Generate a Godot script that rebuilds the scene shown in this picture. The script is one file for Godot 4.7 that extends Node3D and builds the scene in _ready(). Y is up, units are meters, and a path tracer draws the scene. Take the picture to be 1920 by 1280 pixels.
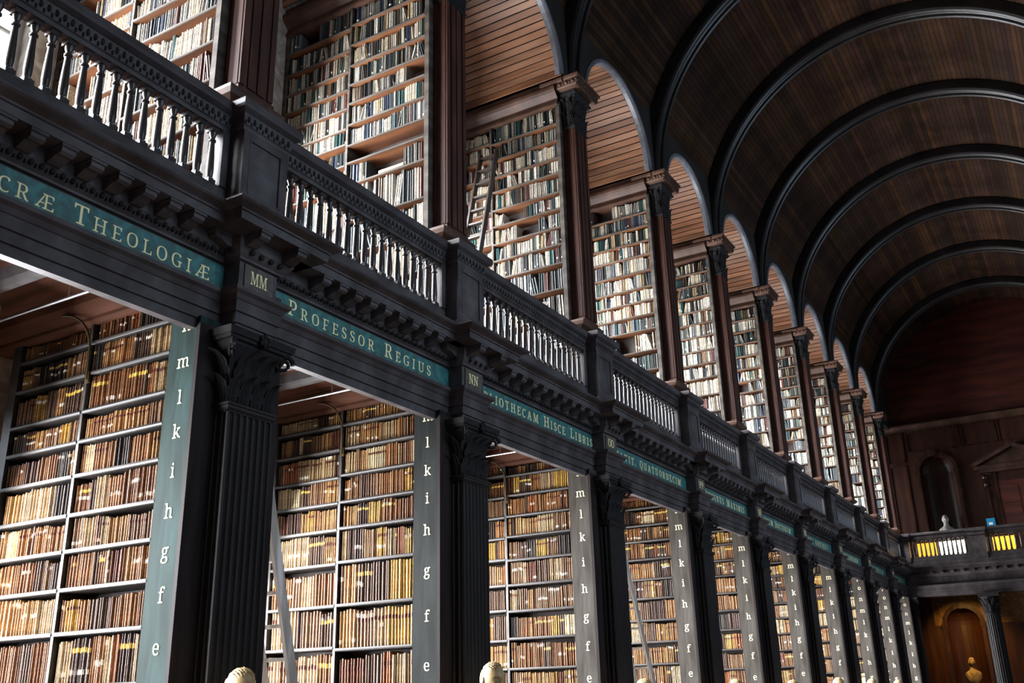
extends Node3D

# ---------------------------------------------------------------- measures (metres; nave axis x = 0, floor y = 0)
const NEAR_EDGE := [-4.736, -7.816, -11.143, -14.496, -17.551, -20.699, -23.896, -27.114, -30.338, -33.558]
const EYE := Vector3(1.74, 1.6, 0.0)
const FOCAL := 1826.06
const WALL_X := -6.15
const LOWER_END := -5.86
const LOWER_OFF := 0.42        # half thickness of a lower bookcase
const UPPER_OFF := 0.29        # half thickness of an upper bookcase
const VAULT_R := 3.92
const SPANDREL_X := -3.72
const VAULT_Y := 10.4
const SPRING_Y := 10.28
const RECESS_X := -3.64        # frieze plane in the bays
const BLOCK_X := -3.468        # frieze plane over the piers
const END_Z := -33.62
const END_WALL_Z := -36.0

var eye_basis := Basis(Vector3(0.85917614, -0.02483026, -0.51107712), Vector3(0.19511526, 0.93925139, 0.28237717), Vector3(0.4730184, -0.34233067, 0.81182714))
var taken := {}
var M := {}
var shared := {}
var trims := 0


class G:
	var v := PackedVector3Array()
	var n := PackedVector3Array()
	var c := PackedColorArray()
	var tint := Color(1, 1, 1)

	func tri(a: Vector3, b: Vector3, d: Vector3, na: Vector3, nb: Vector3, nd: Vector3) -> void:
		if (b - a).cross(d - a).dot(na + nb + nd) > 0.0:
			v.append_array(PackedVector3Array([a, d, b]))
			n.append_array(PackedVector3Array([na, nd, nb]))
		else:
			v.append_array(PackedVector3Array([a, b, d]))
			n.append_array(PackedVector3Array([na, nb, nd]))
		for i in 3:
			c.append(tint)

	func quad(a: Vector3, b: Vector3, d: Vector3, e: Vector3, nn: Vector3) -> void:
		tri(a, b, d, nn, nn, nn)
		tri(a, d, e, nn, nn, nn)

	func face(a: Vector3, b: Vector3, d: Vector3, e: Vector3, out: Vector3) -> void:
		var nn := (d - a).cross(e - b)
		if nn.length_squared() < 1e-14:
			return
		nn = nn.normalized()
		quad(a, b, d, e, nn if nn.dot(out) >= 0.0 else -nn)

	func box(lo: Vector3, hi: Vector3) -> void:
		var p := func(i): return Vector3(hi.x if i & 1 else lo.x, hi.y if i & 2 else lo.y, hi.z if i & 4 else lo.z)
		quad(p.call(1), p.call(3), p.call(7), p.call(5), Vector3.RIGHT)
		quad(p.call(0), p.call(2), p.call(6), p.call(4), Vector3.LEFT)
		quad(p.call(2), p.call(3), p.call(7), p.call(6), Vector3.UP)
		quad(p.call(0), p.call(1), p.call(5), p.call(4), Vector3.DOWN)
		quad(p.call(4), p.call(5), p.call(7), p.call(6), Vector3.BACK)
		quad(p.call(0), p.call(1), p.call(3), p.call(2), Vector3.FORWARD)

	# open profile of (x, y), outside towards +x when it runs upwards
	func run_z(p: Array, z0: float, z1: float) -> void:
		for i in p.size() - 1:
			var a: Vector2 = p[i]
			var b: Vector2 = p[i + 1]
			if a.distance_to(b) < 1e-6:
				continue
			var nn := Vector3(b.y - a.y, a.x - b.x, 0).normalized()
			quad(Vector3(a.x, a.y, z0), Vector3(a.x, a.y, z1), Vector3(b.x, b.y, z1), Vector3(b.x, b.y, z0), nn)

	# open profile of (z, y), outside towards +z when it runs upwards
	func run_x(p: Array, x0: float, x1: float) -> void:
		for i in p.size() - 1:
			var a: Vector2 = p[i]
			var b: Vector2 = p[i + 1]
			if a.distance_to(b) < 1e-6:
				continue
			var nn := Vector3(0, a.x - b.x, b.y - a.y).normalized()
			quad(Vector3(x0, a.y, a.x), Vector3(x1, a.y, a.x), Vector3(x1, b.y, b.x), Vector3(x0, b.y, b.x), nn)

	# mouldings carried round three sides of a block: layers of (y, how far out), front at xf, back at xb, half width hw round z = zc
	func stack(layers: Array, xf: float, xb: float, zc: float, hw: float) -> void:
		for i in layers.size() - 1:
			var y0: float = layers[i][0]
			var o0: float = layers[i][1]
			var y1: float = layers[i + 1][0]
			var o1: float = layers[i + 1][1]
			if absf(y0 - y1) + absf(o0 - o1) < 1e-6:
				continue
			var out := y1 - y0
			var up := o0 - o1
			quad(Vector3(xf + o0, y0, zc - hw - o0), Vector3(xf + o0, y0, zc + hw + o0), Vector3(xf + o1, y1, zc + hw + o1), Vector3(xf + o1, y1, zc - hw - o1), Vector3(out, up, 0).normalized())
			quad(Vector3(xb, y0, zc + hw + o0), Vector3(xf + o0, y0, zc + hw + o0), Vector3(xf + o1, y1, zc + hw + o1), Vector3(xb, y1, zc + hw + o1), Vector3(0, up, out).normalized())
			quad(Vector3(xb, y0, zc - hw - o0), Vector3(xf + o0, y0, zc - hw - o0), Vector3(xf + o1, y1, zc - hw - o1), Vector3(xb, y1, zc - hw - o1), Vector3(0, up, -out).normalized())
		for e in [0, layers.size() - 1]:
			var y: float = layers[e][0]
			var o: float = layers[e][1]
			quad(Vector3(xb, y, zc - hw - o), Vector3(xf + o, y, zc - hw - o), Vector3(xf + o, y, zc + hw + o), Vector3(xb, y, zc + hw + o), Vector3.UP if e else Vector3.DOWN)

	# upright prism over a closed outline of (x, z), wound so that the outside lies right of the way
	func upright(p: PackedVector2Array, y0: float, y1: float, lid := true) -> void:
		var s := 1.0
		var area := 0.0
		for i in p.size():
			area += p[i].cross(p[(i + 1) % p.size()])
		s = signf(area)
		for i in p.size():
			var a := p[i]
			var b := p[(i + 1) % p.size()]
			var nn := Vector3((b.y - a.y) * s, 0, (a.x - b.x) * s).normalized()
			quad(Vector3(a.x, y0, a.y), Vector3(b.x, y0, b.y), Vector3(b.x, y1, b.y), Vector3(a.x, y1, a.y), nn)
		if lid:
			var t := Geometry2D.triangulate_polygon(p)
			for i in range(0, t.size(), 3):
				for y in [y0, y1]:
					var nn := Vector3.UP if y == y1 else Vector3.DOWN
					tri(Vector3(p[t[i]].x, y, p[t[i]].y), Vector3(p[t[i + 1]].x, y, p[t[i + 1]].y), Vector3(p[t[i + 2]].x, y, p[t[i + 2]].y), nn, nn, nn)

	# profile of (radius, height) turned round the upright through o
	func lathe(p: Array, seg: int, o := Vector3.ZERO, sx := 1.0, sz := 1.0) -> void:
		for i in p.size() - 1:
			var a: Vector2 = p[i]
			var b: Vector2 = p[i + 1]
			for j in seg:
				var q := []
				for t in [j, j + 1]:
					var an: float = TAU * t / seg
					var d := Vector3(cos(an) * sx, 0, sin(an) * sz)
					var nn := Vector3(cos(an) / sx * (b.y - a.y), a.x - b.x, sin(an) / sz * (b.y - a.y)).normalized()
					q.append([o + d * a.x + Vector3(0, a.y, 0), o + d * b.x + Vector3(0, b.y, 0), nn])
				if a.x > 1e-6:
					tri(q[0][0], q[1][0], q[1][1], q[0][2], q[1][2], q[1][2])
				if b.x > 1e-6:
					tri(q[0][0], q[1][1], q[0][1], q[0][2], q[1][2], q[0][2])

	func tube(p: Array, r: float, seg := 6, r1 := -1.0) -> void:
		var rings := []
		for i in p.size():
			var t: Vector3 = (p[mini(i + 1, p.size() - 1)] - p[maxi(i - 1, 0)]).normalized()
			var side := t.cross(Vector3.UP if absf(t.y) < 0.9 else Vector3.RIGHT).normalized()
			var up := side.cross(t)
			var rr := r if r1 < 0.0 else lerpf(r, r1, float(i) / (p.size() - 1))
			var ring := []
			for j in seg:
				var d: Vector3 = side * cos(TAU * j / seg) + up * sin(TAU * j / seg)
				ring.append([p[i] + d * rr, d])
			rings.append(ring)
		for i in rings.size() - 1:
			for j in seg:
				var k := (j + 1) % seg
				tri(rings[i][j][0], rings[i][k][0], rings[i + 1][k][0], rings[i][j][1], rings[i][k][1], rings[i + 1][k][1])
				tri(rings[i][j][0], rings[i + 1][k][0], rings[i + 1][j][0], rings[i][j][1], rings[i + 1][k][1], rings[i + 1][j][1])
		for e in [0, rings.size() - 1]:
			var t: Vector3 = (p[0] - p[1]).normalized() if e == 0 else (p[-1] - p[-2]).normalized()
			for j in range(1, seg - 1):
				tri(rings[e][0][0], rings[e][j][0], rings[e][j + 1][0], t, t, t)

	func ball(o: Vector3, r: Vector3, seg := 8, rows := 5) -> void:
		for i in rows:
			for j in seg:
				var q := []
				for t in [[i, j], [i, j + 1], [i + 1, j + 1], [i + 1, j]]:
					var la: float = PI * t[0] / rows - PI / 2
					var lo: float = TAU * t[1] / seg
					q.append(Vector3(cos(la) * cos(lo), sin(la), cos(la) * sin(lo)))
				tri(o + q[0] * r, o + q[1] * r, o + q[2] * r, q[0], q[1], q[2])
				tri(o + q[0] * r, o + q[2] * r, o + q[3] * r, q[0], q[2], q[3])

	# beam of a rectangular section between two points
	func beam(a: Vector3, b: Vector3, w: float, h: float, side: Vector3) -> void:
		var t := (b - a).normalized()
		var s := (side - t * side.dot(t)).normalized() * w / 2
		var u := t.cross(s).normalized() * h / 2
		for d in [[s, u], [u, -s], [-s, -u], [-u, s]]:
			quad(a + d[0] + d[1], a + d[0] - d[1], b + d[0] - d[1], b + d[0] + d[1], d[0].normalized())
		quad(a + s + u, a + s - u, a - s - u, a - s + u, -t)
		quad(b + s + u, b + s - u, b - s - u, b - s + u, t)

	func mesh(colored := false) -> ArrayMesh:
		var a := []
		a.resize(Mesh.ARRAY_MAX)
		a[Mesh.ARRAY_VERTEX] = v
		a[Mesh.ARRAY_NORMAL] = n
		if colored:
			a[Mesh.ARRAY_COLOR] = c
		var m := ArrayMesh.new()
		m.add_surface_from_arrays(Mesh.PRIMITIVE_TRIANGLES, a)
		return m


# ---------------------------------------------------------------- nodes
func edge(k: int) -> float:
	return NEAR_EDGE[k] if k >= 0 else NEAR_EDGE[0] - 3.12 * k

func cz(k: int) -> float:
	return edge(k) - 0.29

func numbered(called: String) -> String:
	var i: int = taken.get(called, 0)
	taken[called] = i + 1
	return called if i == 0 else "%s_%03d" % [called, i]

func thing(called: String, label: String, category: String, at: Vector3, group := "") -> Node3D:
	var o := Node3D.new()
	o.name = numbered(called)
	add_child(o)
	o.position = at
	for e in [["below the end gallery tablet", "beside the end gallery"], ["before the end gallery tablet", "before the end gallery"], ["behind the end gallery column", "behind the last gallery column"], ["above the end gallery pier", "above the last pier"], ["behind the end gallery pedestal", "at the corner of the end gallery"]]:
		label = label.replace(e[0], e[1])
	o.set_meta("label", label)
	o.set_meta("category", category)
	if group:
		o.set_meta("group", group)
	return o

func part(parent: Node3D, called: String, mesh: Mesh, mat: Material, at := Vector3.ZERO) -> MeshInstance3D:
	var o := MeshInstance3D.new()
	o.name = called
	o.mesh = mesh
	if mat:
		o.material_override = mat
	o.cast_shadow = GeometryInstance3D.SHADOW_CASTING_SETTING_ON
	parent.add_child(o, true)
	o.position = at - (parent.global_position if parent != self else Vector3.ZERO)
	return o

func struct(called: String, mesh: Mesh, mat: Material, label := "", at := Vector3.ZERO) -> MeshInstance3D:
	var o := part(self, called, mesh, mat, at)
	o.set_meta("kind", "structure")
	if label:
		o.set_meta("label", label)
	return o

func once(key: String, make: Callable) -> Mesh:
	if not shared.has(key):
		shared[key] = make.call()
	return shared[key]

# pixel of a point in the photograph's 1920 x 1280 frame (used only to tell which books show largest)
func pixel(p: Vector3) -> Vector3:
	var q := (p - EYE) * eye_basis
	return Vector3(960.0 + FOCAL * q.x / -q.z, 640.0 - FOCAL * q.y / -q.z, -q.z)


# ---------------------------------------------------------------- materials
func streaks(seed_: int, fu: float, fv: float, lo: float, hi: float) -> ImageTexture:
	var f := FastNoiseLite.new()
	f.seed = seed_
	f.frequency = 0.02
	f.fractal_octaves = 4
	var im := Image.create(256, 256, false, Image.FORMAT_RGB8)
	for y in 256:
		for x in 256:
			# on a torus, so that the texture tiles
			var a := TAU * x / 256.0
			var b := TAU * y / 256.0
			var t := f.get_noise_3d(cos(a) * fu + cos(b) * fv * 0.7, sin(a) * fu + sin(b) * fv * 0.7, cos(b + 1.0) * fv) * 0.9 + 0.5
			var g := lerpf(lo, hi, clampf(t, 0, 1))
			im.set_pixel(x, y, Color(g, g * lerpf(0.96, 1.0, t), g * lerpf(0.92, 1.0, t)))
	return ImageTexture.create_from_image(im)

func mat(key: String, color: Color, rough: float, tex: Texture2D = null, scale := 1.0, metal := 0.0, spec := 0.5) -> StandardMaterial3D:
	var m := StandardMaterial3D.new()
	m.albedo_color = color
	m.roughness = rough
	m.metallic = metal
	m.metallic_specular = spec
	if tex:
		m.albedo_texture = tex
		m.uv1_triplanar = true
		m.uv1_world_triplanar = true
		m.uv1_scale = Vector3.ONE * scale
	M[key] = m
	return m

func materials() -> void:
	var grain_v := streaks(3, 60, 8, 0.6, 1.0)
	var grain_u := streaks(4, 8, 60, 0.6, 1.0)
	var blotch := streaks(5, 22, 22, 0.62, 1.0)
	var fine := streaks(6, 60, 60, 0.7, 1.0)
	mat("oak", Color(0.325, 0.305, 0.315), 0.55, blotch, 1.3, 0.0, 0.4)  # dark stained oak of the entablature
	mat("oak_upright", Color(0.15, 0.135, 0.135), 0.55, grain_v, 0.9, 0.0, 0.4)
	mat("carved", Color(0.16, 0.16, 0.165), 0.75, fine, 2.0, 0.0, 0.3)
	mat("mahogany", Color(0.31, 0.19, 0.155), 0.6, grain_v, 0.8, 0.0, 0.35)
	mat("baluster", Color(0.27, 0.25, 0.25), 0.3, grain_v, 0.8)
	mat("end_frame", Color(0.3, 0.2, 0.15), 0.24, grain_v, 0.8, 0.0, 0.6)
	mat("mahogany_block", Color(0.35, 0.25, 0.2), 0.55, blotch, 1.2, 0.0, 0.4)
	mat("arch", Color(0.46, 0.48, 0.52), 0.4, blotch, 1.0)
	mat("rib", Color(0.13, 0.125, 0.13), 0.42, blotch, 0.8)
	mat("spandrel", Color(0.12, 0.11, 0.105), 0.65, blotch, 0.8)
	mat("vault", Color(1, 1, 1), 0.8, blotch, 0.6, 0.0, 0.25)
	M.vault.vertex_color_use_as_albedo = true
	for i in 4:
		mat("plank%d" % i, [Color(0.68, 0.48, 0.35), Color(0.64, 0.47, 0.36), Color(0.71, 0.53, 0.41), Color(0.62, 0.42, 0.29)][i], 0.55, grain_u, 0.7)
	mat("joint", Color(0.1, 0.06, 0.045), 0.8)
	mat("shelf_oak", Color(0.2, 0.185, 0.175), 0.5, grain_u, 0.9, 0.0, 0.4)
	mat("shelf_pine", Color(0.5, 0.31, 0.17), 0.6, grain_u, 0.9)
	mat("strip_pine", Color(0.34, 0.315, 0.29), 0.7, grain_u, 1.2, 0.0, 0.3)
	mat("carcass", Color(0.2, 0.135, 0.1), 0.7, grain_v, 0.8)
	mat("board_teal", Color(0.17, 0.25, 0.245), 0.75, grain_v, 1.0, 0.0, 0.25)
	mat("board_slate", Color(0.155, 0.172, 0.17), 0.75, grain_v, 1.0, 0.0, 0.25)
	mat("board_grey", Color(0.31, 0.295, 0.275), 0.75, grain_v, 1.0, 0.0, 0.25)
	mat("end_panel", Color(0.18, 0.145, 0.14), 0.7, grain_v, 0.8, 0.0, 0.3)
	mat("green", Color(0.19, 0.45, 0.45), 0.5, fine, 1.5)
	mat("tablet", Color(0.33, 0.31, 0.27), 0.55, fine, 1.5)
	mat("gold", Color(0.99, 0.93, 0.7), 0.45)
	mat("cream_letter", Color(0.93, 0.87, 0.7), 0.6)
	mat("marble", Color(0.86, 0.75, 0.53), 0.45, blotch, 3.0)
	mat("white_marble", Color(0.92, 0.91, 0.88), 0.4, blotch, 3.0)
	mat("ladder_pale", Color(0.95, 0.93, 0.9), 0.35, grain_v, 1.0)  # albedo lifted near white, standing in for overexposed window light
	mat("steel", Color(0.75, 0.75, 0.77), 0.3, null, 1.0, 0.9)
	mat("ladder_dark", Color(0.16, 0.11, 0.08), 0.6, grain_v, 1.0)
	mat("plaster", Color(0.7, 0.67, 0.63), 0.85, fine, 0.8)
	mat("floor", Color(0.3, 0.2, 0.14), 0.45, grain_u, 0.5)
	mat("soffit", Color(0.33, 0.2, 0.14), 0.8, grain_u, 0.8, 0.0, 0.25)
	mat("end_wood", Color(0.3, 0.17, 0.12), 0.42, grain_v, 0.6)
	mat("end_red", Color(0.38, 0.17, 0.12), 0.55, grain_u, 0.5)
	mat("ochre", Color(0.55, 0.4, 0.22), 0.7, fine, 0.8)
	mat("brass", Color(0.3, 0.25, 0.17), 0.4, null, 1.0, 0.6)
	mat("paper", Color(0.96, 0.95, 0.91), 0.8)
	mat("title_red", Color(0.33, 0.16, 0.1), 0.6)
	mat("title_gold", Color(0.9, 0.78, 0.4), 0.5)
	mat("sign_blue", Color(0.05, 0.5, 0.68), 0.5)
	mat("window_wood", Color(0.7, 0.7, 0.68), 0.5)
	var glass := mat("glass", Color(0.92, 0.96, 1.0, 0.06), 0.02)
	glass.transparency = BaseMaterial3D.TRANSPARENCY_ALPHA
	var hue := mat("book_any", Color(1, 1, 1), 0.55, fine, 6.0)
	hue.vertex_color_use_as_albedo = true
	for i in leather.size():
		mat("leather%d" % i, leather[i], 0.42, fine, 6.0)
	for i in cloth.size():
		mat("cloth%d" % i, cloth[i], 0.62, fine, 6.0)
	for e in [["glow_white", Color(1.0, 0.96, 0.9), 4.0], ["glow_yellow", Color(1.0, 0.72, 0.2), 1.6]]:
		var g := mat(e[0], e[1], 0.6)
		g.emission_enabled = true
		g.emission = e[1]
		g.emission_energy_multiplier = e[2]

var leather := [Color(0.5, 0.34, 0.2), Color(0.42, 0.25, 0.16), Color(0.6, 0.43, 0.26), Color(0.3, 0.21, 0.16), Color(0.52, 0.4, 0.29), Color(0.66, 0.51, 0.32), Color(0.37, 0.28, 0.22), Color(0.85, 0.79, 0.64), Color(0.74, 0.6, 0.3), Color(0.24, 0.2, 0.17), Color(0.71, 0.62, 0.48), Color(0.6, 0.36, 0.2)]
var leather_word := ["brown", "reddish brown", "tan", "dark brown", "dull brown", "light brown", "dusky brown", "cream", "mustard", "blackish", "pale buff", "russet"]
var cloth := [Color(0.82, 0.78, 0.69), Color(0.6, 0.59, 0.56), Color(0.2, 0.24, 0.25), Color(0.17, 0.33, 0.33), Color(0.18, 0.23, 0.33), Color(0.38, 0.2, 0.17), Color(0.46, 0.37, 0.28), Color(0.72, 0.7, 0.66), Color(0.13, 0.13, 0.13), Color(0.3, 0.36, 0.32), Color(0.88, 0.86, 0.81), Color(0.3, 0.24, 0.2), Color(0.68, 0.6, 0.46), Color(0.42, 0.44, 0.46)]
var cloth_word := ["cream", "grey", "charcoal", "teal", "navy", "maroon", "brown", "pale grey", "black", "sage green", "off white", "dark brown", "buff", "slate"]


# ---------------------------------------------------------------- camera, sky, daylight, exposure
func camera_and_light() -> void:
	var cam := Camera3D.new()
	cam.name = "camera"
	cam.transform = Transform3D(eye_basis, EYE)
	cam.fov = rad_to_deg(2.0 * atan(640.0 / FOCAL))
	cam.near = 0.05
	cam.far = 200.0
	add_child(cam)
	cam.current = true
	var env := Environment.new()
	env.background_mode = Environment.BG_SKY
	var sky := Sky.new()
	var ps := ProceduralSkyMaterial.new()               # bright overcast day outside the windows
	ps.sky_top_color = Color(0.86, 0.93, 1.0)
	ps.sky_horizon_color = Color(0.95, 0.97, 1.0)
	ps.ground_bottom_color = Color(0.5, 0.5, 0.5)
	ps.ground_horizon_color = Color(0.8, 0.82, 0.84)
	sky.sky_material = ps
	env.sky = sky
	env.background_energy_multiplier = 8.0
	env.ambient_light_source = Environment.AMBIENT_SOURCE_DISABLED
	env.tonemap_mode = Environment.TONE_MAPPER_LINEAR
	env.tonemap_exposure = 1.0
	env.sdfgi_enabled = true
	env.ssao_enabled = true
	env.ssil_enabled = true
	var we := WorldEnvironment.new()
	we.name = "environment"
	we.environment = env
	add_child(we)
	# daylight in each window: one soft light the size of its opening, on both sides and both storeys
	for side in [-1, 1]:
		for k in range(-1, 11):
			var zm := (cz(k) + cz(k - 1)) / 2 if k < 10 else -35.0
			for storey in ([0, 1] if k < 10 else [1]):
				var l := AreaLight3D.new()
				l.name = numbered("window_daylight")
				l.area_size = Vector2(1.85 if k < 10 else 1.1, 2.9 if storey == 0 else 3.0)
				# the sky is seen from within only upwards, so its light falls inwards and down; the side opposite is dimmed bay by bay to darken the fronts, no blinds built
				l.light_energy = (95.0 if storey == 0 else 95.0 if k < 10 else 16.0) if side < 0 else (2.5 if k > 8 else 1.0 if k < 0 else 5.0 if storey == 0 else 11.0 if k == 0 else 18.0)
				l.light_color = Color(0.97, 0.98, 1.0) if side < 0 else Color(0.8, 0.9, 1.0)
				l.shadow_enabled = true
				l.position = Vector3(side * 6.1, 2.4 if storey == 0 else 7.22, zm)
				l.basis = Basis(Vector3.UP, side * PI / 2) * Basis(Vector3.RIGHT, (-0.45 if storey == 0 else -0.28) if side < 0 else -0.1)
				add_child(l)


# ---------------------------------------------------------------- shell of the room
func shell() -> void:
	var g := G.new()
	g.box(Vector3(-6.6, -0.2, END_WALL_Z - 0.6), Vector3(6.6, 0, 4.6))
	struct("floor", g.mesh(), M.floor, "dark wooden floor of the long library hall")
	for side in [-1, 1]:
		g = G.new()
		var a: float = side * 6.15
		var b: float = side * 6.55
		var lo := minf(a, b)
		var hi := maxf(a, b)
		var z_prev := 4.6
		for k in range(-1, 10):
			var zm := (cz(k) + cz(k - 1)) / 2
			g.box(Vector3(lo, 0, zm + 1.0), Vector3(hi, 12.2, z_prev))
			for r in [[0, 0.9], [4.0, 5.6], [8.9, 12.2]]:
				g.box(Vector3(lo, r[0], zm - 1.0), Vector3(hi, r[1], zm + 1.0))
			if side == 1:
				g.box(Vector3(hi - 0.1, 0, zm - 1.0), Vector3(hi, 12.2, zm + 1.0))  # added unseen slab closing the openings to keep the sky out
			z_prev = zm - 1.0
		for r in [[0, 5.9], [9.5, 12.2]]:
			g.box(Vector3(lo, r[0], -35.6), Vector3(hi, r[1], -34.4))
		g.box(Vector3(lo, 0, -34.4), Vector3(hi, 12.2, z_prev))
		g.box(Vector3(lo, 0, END_WALL_Z - 0.6), Vector3(hi, 12.2, -35.6))
		if side == 1:      # the bookcase fins and gallery of the side behind the camera's shoulder
			for k in range(-1, 10):
				g.box(Vector3(3.95, 0, cz(k) - 0.4), Vector3(lo, SPRING_Y, cz(k) + 0.4))
			g.box(Vector3(3.5, 4.2, END_Z), Vector3(lo, 5.4, 4.6))
			g.box(Vector3(3.95, SPRING_Y, END_WALL_Z), Vector3(lo, 10.6, 4.6))
			struct("wall_right", g.mesh(), M.carcass, "opposite side of the hall with tall windows closed off")
		else:
			struct("wall_left", g.mesh(), M.plaster, "pale outer wall behind the book alcoves")
	g = G.new()
	g.box(Vector3(-6.6, 0, 4.6), Vector3(6.6, 15, 5.0))  # closes the hall short behind the camera, added to shut out the sky
	struct("wall_back", g.mesh(), M.end_wood, "added unseen wall closing the shortened hall behind the viewer")
	# windows of the visible side, the last in the end bay
	var n := 0
	for k in range(-1, 11):
		var zm := (cz(k) + cz(k - 1)) / 2 if k < 10 else -35.0
		for r in ([[0.9, 4.0], [5.6, 8.9]] if k < 10 else [[5.9, 9.5]]):
			n += 1
			var f := G.new()
			var x0 := -6.42
			var x1 := -6.34
			for z in [zm - 1.0, zm + 0.94]:
				f.box(Vector3(x0, r[0], z), Vector3(x1, r[1], z + 0.06))
			for y in [r[0], r[1] - 0.06]:
				f.box(Vector3(x0, y, zm - 0.94), Vector3(x1, y + 0.06, zm + 0.94))
			var w := struct("window_%d" % n, f.mesh(), M.window_wood, "tall white framed sash window in the alcove wall")
			var bars := G.new()
			for i in range(1, 4):
				bars.box(Vector3(x0 + 0.02, r[0] + 0.06, zm - 0.94 + 0.47 * i - 0.015), Vector3(x1 - 0.02, r[1] - 0.06, zm - 0.94 + 0.47 * i + 0.015))
			var rows := int(round((r[1] - r[0]) / 0.6))
			for i in range(1, rows):
				var y: float = lerpf(r[0], r[1], float(i) / rows)
				bars.box(Vector3(x0 + 0.025, y - 0.015, zm - 0.94), Vector3(x1 - 0.025, y + 0.015, zm + 0.94))
			part(w, "glazing_bars", bars.mesh(), M.window_wood)
			var p := G.new()
			p.quad(Vector3(-6.38, r[0] + 0.05, zm - 0.95), Vector3(-6.38, r[0] + 0.05, zm + 0.95), Vector3(-6.38, r[1] - 0.05, zm + 0.95), Vector3(-6.38, r[1] - 0.05, zm - 0.95), Vector3.RIGHT)
			part(w, "pane", p.mesh(), M.glass)
	# gallery floor: the ceiling of the lower alcoves, with beams along the bays
	g = G.new()
	g.box(Vector3(WALL_X, 4.72, END_WALL_Z), Vector3(-3.75, 5.06, 4.6))
	var gf := struct("floor_gallery", g.mesh(), M.soffit, "gallery floor seen from below as the boarded ceiling of the alcoves")
	for k in range(0, 10):
		var z0 := cz(k) + LOWER_OFF
		var z1 := cz(k - 1) - LOWER_OFF
		for t in [0.3, 0.5, 0.7]:
			var b := G.new()
			var z := lerpf(z0, z1, t)
			b.run_x([Vector2(z - 0.09, 4.72), Vector2(z - 0.06, 4.64), Vector2(z + 0.06, 4.64), Vector2(z + 0.09, 4.72)], WALL_X, -3.9)
			b.run_x([Vector2(z - 0.06, 4.64), Vector2(z - 0.03, 4.6), Vector2(z + 0.03, 4.6), Vector2(z + 0.06, 4.64)], WALL_X, -3.9)
			part(gf, "beam", flip(b).mesh(), M.oak)

# a downward-facing profile: turns the normals of run_x round
func flip(g: G) -> G:
	for i in g.n.size():
		g.n[i] = -g.n[i]
	for i in range(0, g.v.size(), 3):
		var t := g.v[i + 1]
		g.v[i + 1] = g.v[i + 2]
		g.v[i + 2] = t
		t = g.n[i + 1]
		g.n[i + 1] = g.n[i + 2]
		g.n[i + 2] = t
	return g


# ---------------------------------------------------------------- vaults
func bay_radius(k: int) -> float:
	return (cz(k - 1) - cz(k)) / 2 - 0.4

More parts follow.
